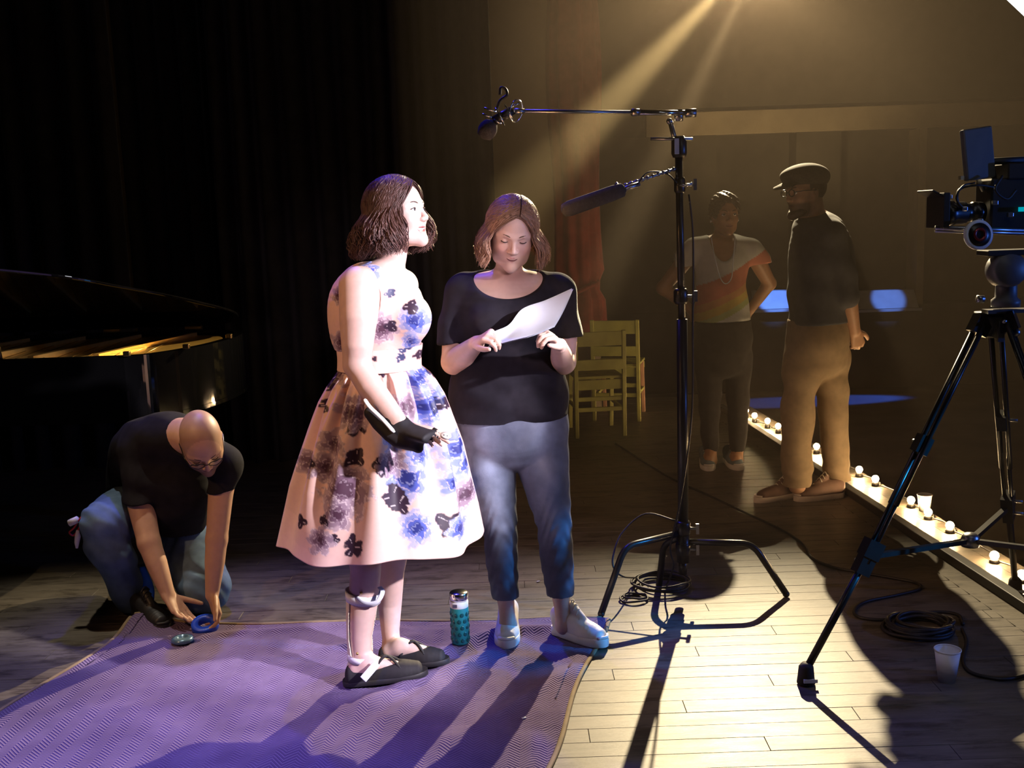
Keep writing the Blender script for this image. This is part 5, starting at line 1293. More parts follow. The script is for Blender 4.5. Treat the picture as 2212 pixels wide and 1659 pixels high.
# ------------------------------------------------------------------ cloth helpers
def denim(name, c1, c2, fade=.5):
    m = mat(name, c1, .85, spec=.2, vary=.22, scale=14, bump=.25, bscale=700, attr='Col'); return m
M['jeans_fade'] = denim('faded_blue_denim', (.1, .1, .2), None)
def folds(amp, fx, fz, seed=0.):
    return lambda x, y, z: amp * (np.sin(fx * x + fz * z + seed + 2.2 * np.sin(fz * .6 * z + fx * .3 * y + seed)) + .6 * np.sin(fx * 1.9 * y - fz * 1.3 * z + seed * 2))
def tone(c, V, s=20., a=.18, seed=0):
    n = fbm(V[:, 0] * s + seed, V[:, 2] * s + V[:, 1] * s * .7, 3)[:, None]; return nparr(c) * (1 + a * (n * 2 - 1))

def woman_reading():
    Y0 = 3.70
    root = thing('person', 'woman in a dark scoop-neck T-shirt and blue jeans, smiling down at sheets of paper', 'person', (P(1105, 1000, Y0)[0], Y0, 0)); bpy.context.view_layer.update()
    hf = unit((.06, -.90, -.40)); hd = Head((0, 0, 0), hf, unit((.10, 0, 1)), .93)
    eye = P(1110, 523, 3.555); hd.o = eye - hd.s * (hd.R @ nparr([.0885, 0, 0]))
    neck = P(1100, 606, 3.70)
    T, RX, RY = secs([(612, 1022, 1180), (650, 990, 1212), (700, 990, 1210), (760, 992, 1208), (820, 985, 1208), (880, 984, 1216), (930, 985, 1226)], Y0, [.085, .11, .125, .115, .115, .125, .135])
    F = Field((-.36, 3.28, 0), (.42, 3.96, 1.63), .0038)
    F.etube(T, RX * [.96, .96, .96, .95, .93, .9, .86], RY * .84, SX, .02)
    sl, sr = P(1000, 628, 3.71), P(1208, 628, 3.71)
    F.chain([sl, neck + [-.03, 0, -.025], neck + [.03, 0, -.025], sr], [.050, .054, .054, .050], .035)
    hd.carve(F, neck, smile=1.55, open_=0., closed=True, neck_r=.048, jaw=1.12, heavy=.004)
    el, wl = P(980, 782, 3.66), P(1030, 742, 3.45)
    F.chain([sl, P(985, 700, 3.70), el], [.050, .047, .042], .02); F.chain([el, (el * .55 + wl * .45) + [0, 0, -.004], wl], [.042, .040, .026], .012)
    er, wr_ = P(1217, 782, 3.66), P(1208, 748, 3.45)
    F.chain([sr, P(1220, 700, 3.70), er], [.050, .047, .042], .02); F.chain([er, (er * .55 + wr_ * .45) + [0, 0, -.006], wr_], [.042, .038, .026], .012)
    # hands close on the lower corners of the sheets
    hand(F, wl, P(1052, 726, 3.40) - wl, (.75, -.35, -.35), -1, .90, (.75, .85, .95, 1.05), .03, .5, .55)
    hand(F, wr_, P(1186, 722, 3.40) - wr_, (-.75, -.35, -.35), 1, .90, (.75, .85, .95, 1.05), .03, .5, .55)
    hl, hr = [P(1046, 930, Y0 + .01), P(1058, 1010, Y0 - .01), P(1080, 1130, Y0 - .03), P(1084, 1210, Y0 + .0), P(1094, 1310, 3.73), P(1098, 1348, 3.73)], [P(1168, 930, Y0 + .01), P(1174, 1010, Y0 - .01), P(1197, 1130, Y0 - .03), P(1203, 1210, Y0 + .0), P(1214, 1310, 3.745), P(1219, 1352, 3.745)]
    for lg in (hl, hr): F.chain(lg, [.07, .07, .046, .044, .030, .029], .02)
    tn1, hn1 = G(1094, 1412), G(1101, 1352); tn2, hn2 = G(1312, 1404), G(1196, 1370)
    for q_ in (tn1, hn1): q_[2] = bz(q_[0], q_[1]) + .002
    for lg, h_, t_ in ((hl, hn1, tn1), (hr, hn2, tn2)):
        d = unit(t_ - h_); F.chain([lg[-1], h_ + d * .05 + [0, 0, .06], h_ + d * .16 + [0, 0, .045]], [.029, .030, .028], .02)
    C0 = nparr((.62, .42, .34))
    F.build('body', M['skin'], root, lambda V: hd.color(V, np.tile(C0, (len(V), 1)), (.50, .22, .20), (.62, .30, .25)))
    hd.features(root, closed=True, brow_m=mat('brown_brow', (.10, .055, .03), .7, vary=.1))
    hair_part(hd, root, .138, (.22, .125, .078), 2900, face=(.78, .86), waves=.014, flare=1.5, seed=8, part_l=.016, rad=(.115, .100, .106), tips=.8, lenvar=.2, cen=(-.014, 0, .026))
    # T-shirt
    S_ = Field((-.36, 3.42, .85), (.42, 3.98, 1.50), .0055)
    pl_, pr_ = P(985, 738, 3.68), P(1222, 726, 3.68)
    S_.chain([sl, P(986, 690, 3.70), P(984, 760, 3.67)], [.060, .062, .064], .02); S_.chain([sr, P(1218, 690, 3.70), P(1224, 752, 3.67)], [.058, .058, .060], .02)
    S_.cut(lambda x, y, z: np.where(x < .1, z - pl_[2] - (x - pl_[0]) * .1, z - pr_[2]) + 0 * y, .003)
    S_.etube(T[:-1], RX[:-1] * [1.02, 1.03, 1.02, 1.0, 1.03, 1.06], RY[:-1] * [1.05, 1.06, 1.06, 1.08, 1.1, 1.1], SX, .02, inflate=.010)
    S_.etube([T[-3], T[-2], P(1100, 930, Y0)], [RX[-3] + .015, RX[-2] + .018, RX[-2] + .022], [.135, .145, .150], SX, .02)
    S_.chain([sl + [.015, 0, 0], neck + [-.03, 0, -.028], neck + [.03, 0, -.028], sr + [-.015, 0, 0]], [.056, .060, .060, .056], .03)
    for g in (-1, 1): S_.ell(P(1104 + 42 * g, 700, 3.60), (.07, .065, .065), None, .04)
    S_.warp(folds(.0026, 16, 24, 1.3)); S_.warp(folds(.0014, 42, 30, .3))
    S_.warp(lambda x, y, z: .005 * np.sin((z * 38 + np.abs(x - .0) * 30)) * np.exp(-((z - .92) / .12) ** 2))
    q = P(1098, 590, 3.60); S_.cut(lambda x, y, z: np.sqrt(((x - q[0]) / .135) ** 2 + ((z - q[2]) / .088) ** 2 + ((y - 3.60) / .16) ** 2) * .088 - .088, .003)
    hz = P(1100, 921, 3.56)[2]; S_.plane((0, 0, hz), (.05, 0, -1), .003)
    S_.build('t_shirt', mat('charcoal_jersey', (.013, .0115, .0165), .88, spec=.2, vary=.2, scale=30, bump=.15, bscale=900), root)
    # jeans
    J = Field((-.26, 3.45, .18), (.30, 3.95, 1.05), .0055)
    J.etube([P(1106, 900, Y0), P(1107, 940, Y0 + .01), P(1110, 968, Y0 + .015)], [RX[-1] * 1.0, RX[-1] * 1.0, RX[-1] * .92], [.148, .146, .125], SX, .03)
    J.chain(hl[:5] + [P(1097, 1340, 3.73)], [.098, .093, .0615, .059, .047, .046], .012); J.chain(hr[:5] + [P(1217, 1340, 3.745)], [.098, .092, .0625, .060, .047, .046], .012)
    J.warp(lambda x, y, z: .0028 * np.sin(z * 85 + 9 * np.sin(x * 30) + 12 * y) * (np.exp(-((z - .47) / .10) ** 2) + .7 * np.exp(-((z - .25) / .08) ** 2)) + .002 * np.sin(z * 50 - x * 60) * np.exp(-((z - .80) / .10) ** 2))
    z1 = P(1092, 1302, 3.72)[2]; z2 = P(1214, 1298, 3.72)[2]; xm = P(1150, 1300, 3.72)[0]
    J.cut(lambda x, y, z: np.maximum(z - z1 - .004 * np.sin(x * 160), x - xm), .002); J.cut(lambda x, y, z: np.maximum(z - z2 - .004 * np.sin(x * 150), xm - x), .002)
    def jc(V):
        fr = np.clip((3.68 - V[:, 1]) / .07, 0, 1); cl = np.minimum(np.abs(V[:, 0] - np.interp(V[:, 2], [p[2] for p in hl[::-1]], [p[0] for p in hl[::-1]])), np.abs(V[:, 0] - np.interp(V[:, 2], [p[2] for p in hr[::-1]], [p[0] for p in hr[::-1]])))
        wear = (np.exp(-(cl / .045) ** 2) * fr * (V[:, 2] > .38) * np.clip((V[:, 2] - .38) / .1, 0, 1))[:, None]
        c = tone((.10, .115, .16), V, 30, .25) * (1 - .7 * wear) + nparr((.30, .36, .48)) * .7 * wear
        hem = ((V[:, 2] < max(z1, z2) + .012))[:, None]; return np.where(hem, c * .55, c)
    J.build('jeans', M['jeans_fade'], root, jc)
    # seams across the knees
    wl_ = mat('white_leather', (.80, .77, .72), .5, vary=.05, scale=30); so = mat('white_rubber', (.78, .76, .72), .55, vary=.04)
    eye_ = mat('lace_white', (.72, .70, .68), .8, vary=.05)
    shoe(root, hn1, tn1, .047, wl_, so, lace_m=eye_)
    hn2[2] = tn2[2] = .012; shoe(root, hn2, tn2, .045, wl_, so, lace_m=eye_)
    # sheets of paper
    def sheet(off, label, jit, dpy):
        BL_, TL_, TR_, BR_ = P(1053, 750 + dpy, 3.385), P(1068, 716 + dpy, 3.43), P(1236, 623 + dpy, 3.50), P(1200, 703 + dpy, 3.375)
        top = crom([TL_, P(1100, 701 + dpy, 3.455), P(1129, 667 + dpy, 3.50), P(1180, 648 + dpy, 3.51), TR_], 8); n = len(top)
        bot = crom([BL_, P(1100, 737 + dpy, 3.37), P(1150, 724 + dpy, 3.365), BR_], 11)[:n]; bot = np.array([bot[min(i, len(bot) - 1)] for i in np.linspace(0, len(bot) - 1, n).round().astype(int)])
        v = np.linspace(0, 1, 16); V = top[:, None] * v[None, :, None] + bot[:, None] * (1 - v[None, :, None]); V[:, :, 1] += off + .022 * np.sin(v * math.pi)[None]; V[:, :, 2] += -.012 * np.sin(v * math.pi)[None]
        V = V + nparr(jit); Bk = V[:, ::-1] + nparr([0, .0008, .0004]); full = np.concatenate([V, Bk, V[:, :1]], 1)
        o = grid_mesh('paper_sheet', full, M['white_paper']); tag(o, label, 'paper', 'sheets of paper in the reading woman\'s hands')
    sheet(0, 'curved white sheet of paper in front, held in the dark-shirted woman\'s hands', (0, 0, 0), 0)
    sheet(.008, 'second white sheet, just showing behind the front one in the reading woman\'s hands', (.004, .004, -.002), 1)
woman_reading()

def kneeling_man():
    root = thing('person', 'bald man in glasses, black T-shirt and jeans kneeling at the blanket edge', 'person', (P(390, 1250, 4.25)[0], 4.25, 0)); bpy.context.view_layer.update()
    hf = unit((.30, -.58, -.76)); hd = Head((0, 0, 0), hf, unit((.16, -.74, .62)), 1.03)
    hd.o = P(434, 946, 4.02) - hd.s * (hd.R @ nparr([.0, 0, .022]))
    neck = P(398, 935, 4.20)
    F = Field((-1.72, 3.78, 0), (-1.0, 4.85, 1.02), .0042)
    T = [P(300, 1065, 4.56), P(318, 1010, 4.48), P(345, 970, 4.36), P(378, 948, 4.25)]
    F.etube(T, [.14, .15, .17, .15], [.11, .12, .12, .10], SX, .03)
    sl, sr = P(302, 975, 4.24), P(483, 1002, 4.16)
    F.chain([sl, neck + [-.04, .02, -.02], neck + [.04, .0, -.02], sr], [.062, .07, .07, .06], .04)
    hd.carve(F, neck + nparr([0, 0, -.01]), smile=0, closed=True, neck_r=.060, jaw=1.1, heavy=.004)
    el, wl = P(322, 1172, 4.09), P(363, 1285, 4.02)
    F.chain([sl, P(300, 1070, 4.18), el], [.060, .054, .044], .02); F.chain([el, el * .6 + wl * .4, wl], [.044, .041, .027], .012)
    er, wr_ = P(468, 1165, 4.08), P(458, 1286, 4.02)
    F.chain([sr, P(476, 1075, 4.12), er], [.058, .048, .042], .02); F.chain([er, er * .6 + wr_ * .4, wr_], [.042, .039, .026], .012)
    hand(F, wl, P(402, 1338, 3.97) - wl, (.35, -.1, .9), -1, 1.0, (.08, .12, .16, .22), .05, .12, .8)
    hand(F, wr_, P(472, 1338, 3.98) - wr_, (-.55, -.55, -.3), -1, 1.0, (.45, .5, .55, .6), .05, .3, .55)
    F.chain([P(285, 1090, 4.5), P(222, 1130, 4.10), P(290, 1300, 4.17)], [.06, .05, .04], .02); F.chain([P(370, 1100, 4.52), P(420, 1215, 4.30), P(440, 1265, 4.17), P(420, 1285, 4.6)], [.06, .05, .045, .04], .02)
    C0 = nparr((.50, .30, .20))
    def bc(V):
        c = hd.color(V, np.tile(C0, (len(V), 1)), (.36, .17, .14)); Lc = (V - hd.o) @ hd.R / hd.s
        beard = (np.clip((.02 - Lc[:, 2] - .055) / .03, 0, 1) * np.clip((Lc[:, 0] + .02) / .03, 0, 1) * (np.abs(Lc[:, 1]) < .1) * (Lc[:, 2] > -.14) * (Lc[:, 0] < .2))[:, None] * .6
        stub = (np.exp(-((np.linalg.norm(Lc - nparr([-.01, 0, .03]), axis=1) - .085) / .03) ** 2) * ((Lc[:, 2] > .0) & (Lc[:, 0] < .055)))[:, None] * .28
        a = np.maximum(beard, stub); return c * (1 - a) + nparr((.05, .035, .028)) * a
    F.build('body', M['skin'], root, bc)
    hd.features(root, closed=True)
    # glasses
    gl = mat('black_spectacle_frame', (.012, .012, .012), .3, vary=0); ln = mat('spectacle_lens', (.9, .9, .9), .05, vary=0, trans=1)
    gr = thing('eyeglasses', None, None, hd.L(.09, 0, 0)); gr.parent = root; bpy.context.view_layer.update(); gr.location = nparr(hd.L(.09, 0, 0)) - nparr(root.matrix_world.translation); bpy.context.view_layer.update()
    for g in (-1, 1):
        a = np.linspace(0, 2 * math.pi, 28, endpoint=False); pts = [hd.L(.104 - .012 * abs(math.cos(t)) * 0 - .10 * max(0, g * math.cos(t)) * .1, g * .033 + .0245 * math.cos(t), -.002 + .0165 * math.sin(t)) for t in a]
        mb = MB(); mb.tube(pts, .0022, 6, closed=True); part(mb.build('rim', gl), gr)
        mb = MB(); mb.add(pts + [hd.L(.104, g * .033, -.002)], [(i, (i + 1) % 28, 28) for i in range(28)]); part(mb.build('lens', ln), gr)
        mb = MB(); mb.tube([hd.L(.100, g * .058, .004), hd.L(.06, g * .073, .006), hd.L(-.005, g * .080, .004), hd.L(-.02, g * .078, -.012)], .0021, 6); part(mb.build('temple', gl), gr)
    mb = MB(); mb.tube(crom([hd.L(.104, -.009, .001), hd.L(.109, 0, .005), hd.L(.104, .009, .001)], 5), .0020, 6); part(mb.build('bridge', gl), gr)
    # black T-shirt
    S_ = Field((-1.75, 3.85, .30), (-.98, 4.90, 1.0), .0065)
    S_.chain([sl, P(300, 1070, 4.175), P(312, 1125, 4.125)], [.074, .070, .068], .025); S_.chain([sr, P(480, 1040, 4.13), P(477, 1100, 4.115)], [.066, .058, .053], .025)
    a, b = P(298, 1087, 4.15), P(475, 1064, 4.11); xm = P(390, 1080, 4.13)[0]
    S_.cut(lambda x, y, z: np.where(x < xm, z - a[2], z - b[2]) + 0 * y, .003)
    S_.etube(T, nparr([.155, .165, .185, .155]), nparr([.128, .136, .136, .115]), SX, .03)
    S_.etube([P(285, 1075, 4.60), P(310, 1040, 4.52)], [.13, .15], [.12, .13], SX, .03)
    S_.etube([P(360, 975, 4.28), P(375, 1060, 4.24), P(380, 1120, 4.30)], [.17, .155, .13], [.10, .11, .10], SX, .05)
    S_.chain([sl, neck + [-.04, .02, -.025], neck + [.03, .0, -.03], sr], [.070, .075, .075, .068], .04)
    S_.warp(folds(.004, 14, 18, 2.0)); S_.warp(folds(.002, 34, 26, .7))
    nk = neck + nparr([.03, -.05, .02]); S_.cut(lambda x, y, z: np.sqrt((x - nk[0]) ** 2 + (y - nk[1]) ** 2 + ((z - nk[2]) * .8) ** 2) - .082, .003)
    S_.build('t_shirt', mat('black_jersey', (.011, .0105, .013), .9, spec=.15, vary=.25, scale=25, bump=.15, bscale=800), root)
    # jeans: near shin upright, other knee on the floor
    J = Field((-1.8, 3.85, .0), (-.95, 5.02, .68), .0065)
    J.chain([P(300, 1085, 4.56), P(222, 1135, 4.10), P(240, 1190, 4.11), P(277, 1275, 4.17), P(297, 1318, 4.20)], [.125, .092, .085, .066, .068], .02)
    J.chain([P(370, 1105, 4.54), P(415, 1205, 4.30), P(442, 1270, 4.16)], [.13, .115, .098], .03); J.chain([P(442, 1275, 4.17), P(425, 1288, 4.5), P(405, 1260, 4.85)], [.085, .07, .06], .03)
    J.etube([P(290, 1090, 4.62), P(345, 1100, 4.60)], [.12, .13], [.12, .12], (0, 0, 1), .05)
    J.warp(folds(.005, 12, 20, .4)); J.warp(lambda x, y, z: .003 * np.sin(z * 70 + x * 60 + 5 * np.sin(y * 20)))
    J.plane((0, 0, .012), (0, 0, -1), .01)
    J.build('jeans', M['jeans_fade'], root, lambda V: tone((.085, .14, .22), V, 24, .3) * (1 + .9 * np.exp(-(np.linalg.norm(V - P(215, 1110, 4.02), axis=1) / .10) ** 2))[:, None])  # light on top of the raised knee is put into the denim colour
    shoe(root, G(285, 1340) + [0, .06, 0], G(330, 1362) + [.06, -.02, 0], .045, mat('black_leather', (.012, .012, .012), .5, vary=.1), bpy.data.materials['black_sole'])
    shoe(root, P(400, 1235, 4.98) * [1, 1, 0] + [0, .02, .10], P(410, 1300, 4.92) * [1, 1, 0] + [0, -.0, .02], .045, bpy.data.materials['black_leather'], bpy.data.materials['black_sole'])
    # belt clip with keys
    kr = thing('key_clip', 'white tags and keys on a red lanyard at the hip', None, P(168, 1140, 4.1)); kr.parent = root; bpy.context.view_layer.update(); kr.location = P(168, 1140, 4.1) - nparr(root.matrix_world.translation); bpy.context.view_layer.update()
    red = mat('red_lanyard', (.45, .03, .025), .6, vary=.1)
    mb = MB(); mb.tube(crom([P(186, 1106, 4.08), P(172, 1122, 4.06), P(160, 1140, 4.06), P(150, 1150, 4.06), P(158, 1157, 4.06), P(168, 1146, 4.06), P(176, 1128, 4.06)], 6), .0035, 6); part(mb.build('lanyard', red), kr)
    mb = MB(); mb.cyl(P(150, 1130, 4.06), P(168, 1122, 4.06), .014, n=14); part(mb.build('white_tag', M['cup']), kr)
    mb = MB(); mb.tube([P(168, 1145, 4.06), P(168, 1158, 4.06), P(166, 1172, 4.06), P(166, 1184, 4.06)], [.006, .012, .010, .005], 8); part(mb.build('white_key_fob', M['cup']), kr)
    cl = mat('bright_blue_cloth', (.01, .12, .75), .7, vary=.15)
    mb = MB(); mb.tube(crom([P(307, 1225, 4.22), P(318, 1262, 4.18), P(322, 1300, 4.16), P(330, 1315, 4.16)], 6), np.concatenate([np.linspace(.012, .026, 9), np.linspace(.026, .012, 10)]), 10, flat=.4)
    tag(mb.build('blue_rag', cl), 'bright blue rag hanging behind the kneeling man\'s raised shin', 'cloth')
    # roll of blue tape in his hands, another small roll on the blanket
    bt = mat('blue_tape', (.01, .06, .62), .4, vary=.08); pk = mat('silvery_blue_plastic', (.10, .18, .26), .25, .3, vary=.2)
    c = P(443, 1350, 3.955); mb = MB(); mb.lathe([(.026, -.014), (.050, -.014), (.052, -.010), (.052, .010), (.050, .014), (.026, .014), (.026, -.014)], c, (.05, -.35, 1), n=36, caps=False)
    tag(mb.build('tape_roll', bt), 'bright blue tape roll between the kneeling man\'s hands', 'tape')
    g = G(395, 1392); g[2] = bz(g[0], g[1]); mb = MB(); mb.lathe([(.001, .003), (.036, .004), (.042, .010), (.038, .020), (.020, .024), (.018, .017), (.001, .017)], g, n=30)
    tag(mb.build('puck', pk), 'small round silvery blue case lying on the blanket below the kneeling man\'s hands', 'case')
kneeling_man()

def woman_far():
    Y0 = 6.30
    root = thing('person', 'woman in a white T-shirt with a rainbow stripe behind the microphone stand', 'person', (P(1562, 900, Y0)[0], Y0, 0)); bpy.context.view_layer.update()
    hd = Head((0, 0, 0), (.10, -1, -.05), (0, 0, 1), .98); hd.o = P(1566, 462, Y0 - .02)
    neck = P(1562, 520, Y0 + .02)
    T, RX, RY = secs([(530, 1510, 1612), (560, 1503, 1612), (600, 1508, 1608), (650, 1506, 1610), (700, 1503, 1618), (740, 1503, 1622)], Y0, [.10, .13, .13, .125, .14, .15])
    F = Field((.80, 5.95, 0), (1.75, 6.70, 1.70), .006)
    F.etube(T, RX * .95, RY * .9, SX, .03)
    sl, sr = P(1500, 538, Y0), P(1624, 542, Y0)
    F.chain([sl, neck + [-.03, 0, -.03], neck + [.03, 0, -.03], sr], [.055, .06, .06, .055], .04)
    hd.carve(F, neck, smile=.5, neck_r=.054)
    for s_, e, w_, g in ((sl, P(1432, 622, Y0 + .10), P(1492, 668, Y0 + .10), -1), (sr, P(1662, 612, Y0 + .10), P(1622, 668, Y0 + .12), 1)):
        F.chain([s_, (s_ + e) / 2, e], [.052, .048, .040], .02); F.chain([e, (e + w_) / 2, w_], [.040, .035, .027], .015)
        hand(F, w_, (-g * .8, .15, -.5), (-g * .3, .9, 0), g, 1.0, (.2, .3, .4, .5))
    L1 = [P(1535, 740, Y0), P(1533, 860, Y0 - .01), P(1533, 930, Y0), P(1536, 995, Y0 + .04)]; L2 = [P(1590, 740, Y0), P(1594, 860, Y0 - .01), P(1594, 930, Y0), P(1592, 995, Y0 + .04)]
    for lg in (L1, L2): F.chain(lg, [.09, .055, .045, .034], .02)
    f1, f2 = G(1536, 1018), G(1594, 1017)
    for lg, f_ in ((L1, f1), (L2, f2)): F.chain([lg[-1], f_ + [0, .16, .06], f_ + [0, .06, .05]], [.034, .034, .03], .02)
    F.build('body', M['skin'], root, lambda V: hd.color(V, np.tile(nparr((.30, .16, .09)), (len(V), 1)), (.26, .09, .08)))
    hd.features(root)
    H = Field(hd.o - .17, hd.o + .17, .005)
    H.ell(hd.L(-.012, 0, .032), nparr([.112, .090, .102]) * hd.s, hd.R); H.ell(hd.L(-.055, 0, -.02), nparr([.05, .075, .06]) * hd.s, hd.R, .03)
    H.ell(hd.L(.095, 0, -.045), nparr([.075, .068, .115]) * hd.s, hd.R, .012, 's'); H.plane(hd.L(0, 0, -.07), -hd.u)
    H.warp(lambda x, y, z: .003 * np.sin(x * 190) * np.sin(y * 170 + z * 160) + .003 * np.sin(z * 210 + x * 120))
    part(H.build('hair', M['hair'], None, lambda V: tone((.045, .03, .022), V, 60, .4)), root)
    mb = MB(); mb.ball(hd.L(-.004, .083, -.040), .009, 6); part(mb.build('earring', M['chrome']), root)
    mb = MB(); mb.ball(hd.L(-.004, -.083, -.040), .009, 6); part(mb.build('earring', M['chrome']), root)
    S_ = Field((.98, 6.02, .75), (1.60, 6.58, 1.48), .0075)
    S_.chain([sl, P(1478, 562, Y0 + .02), P(1470, 590, Y0 + .04)], [.068, .066, .06], .03); S_.chain([sr, P(1642, 562, Y0 + .03), P(1652, 590, Y0 + .04)], [.068, .066, .06], .03)
    za_ = P(1562, 572, Y0)[2]; S_.cut(lambda x, y, z: z - za_ + 0 * x + 0 * y, .004)
    S_.etube(T, RX * 1.0, RY, SX, .03, inflate=.012)
    S_.chain([sl + [.02, 0, 0], neck + [-.03, 0, -.03], neck + [.03, 0, -.03], sr + [-.02, 0, 0]], [.066, .068, .068, .066], .04)
    S_.warp(folds(.004, 14, 16, 1.0))
    q = P(1563, 510, Y0 - .10); S_.cut(lambda x, y, z: np.maximum(np.sqrt(((x - q[0]) / .072) ** 2 + ((z - q[2]) / .145) ** 2) * .072 - .072, y - Y0 - .06), .004)
    S_.plane(P(1560, 698, Y0 - .14), (0, 0, -1))
    r0, r1 = P(1500, 652, Y0), P(1604, 598, Y0); dx, dz = r1[0] - r0[0], r1[2] - r0[2]; nn = np.array([-dz, dx]) / math.hypot(dx, dz)
    def tc(V):
        s_ = (V[:, 0] - r0[0]) * nn[0] + (V[:, 2] - r0[2]) * nn[1] + .012 * np.sin((V[:, 0] - r0[0]) * 8); c = np.tile(nparr((.42, .43, .41)), (len(V), 1)); fr = V[:, 1] < Y0
        for lo, hi, cc_ in ((-.02, .085, (.42, .15, .10)), (-.06, -.02, (.42, .22, .10)), (-.105, -.06, (.42, .32, .09)), (-.14, -.105, (.32, .36, .16))): c[fr & (s_ > lo) & (s_ < hi)] = cc_
        return c
    S_.build('t_shirt', mat('white_jersey_print', (1, 1, 1), .9, spec=.2, vary=.06, attr='Col'), root, tc)
    J = Field((1.0, 6.0, .10), (1.60, 6.6, .98), .0075)
    J.etube([P(1562, 690, Y0), P(1562, 740, Y0), P(1563, 790, Y0)], [.165, .172, .155], [.15, .155, .13], SX, .03)
    J.chain([P(1533, 770, Y0)] + L1[1:3] + [P(1536, 965, Y0 + .03)], [.092, .068, .056, .050], .015); J.chain([P(1594, 770, Y0)] + L2[1:3] + [P(1592, 965, Y0 + .03)], [.092, .068, .056, .050], .015)
    J.warp(folds(.003, 14, 22)); J.plane(P(1560, 980, Y0), (0, 0, -1)); J.plane(P(1560, 692, Y0), (0, 0, 1))
    J.build('trousers', mat('dark_trousers', (.022, .018, .018), .9, vary=.2), root)
    mb = MB(); mb.tube(crom([P(1536, 512, Y0 - .12), P(1545, 560, Y0 - .165), P(1556, 600, Y0 - .165), P(1568, 613, Y0 - .165), P(1580, 600, Y0 - .165), P(1584, 560, Y0 - .165), P(1588, 512, Y0 - .12)], 6), .003, 6); part(mb.build('necklace', M['white_paper']), root)
    gy = mat('grey_blue_mesh', (.10, .13, .15), .8, vary=.2); ws = mat('off_white_sole', (.5, .48, .45), .6, vary=.05)
    shoe(root, f1 + [0.01, .27, 0], f1 + [-.01, 0, 0], .047, gy, ws, h=.005); shoe(root, f2 + [-.01, .27, 0], f2 + [.01, 0, 0], .047, gy, ws, h=.005)
woman_far()

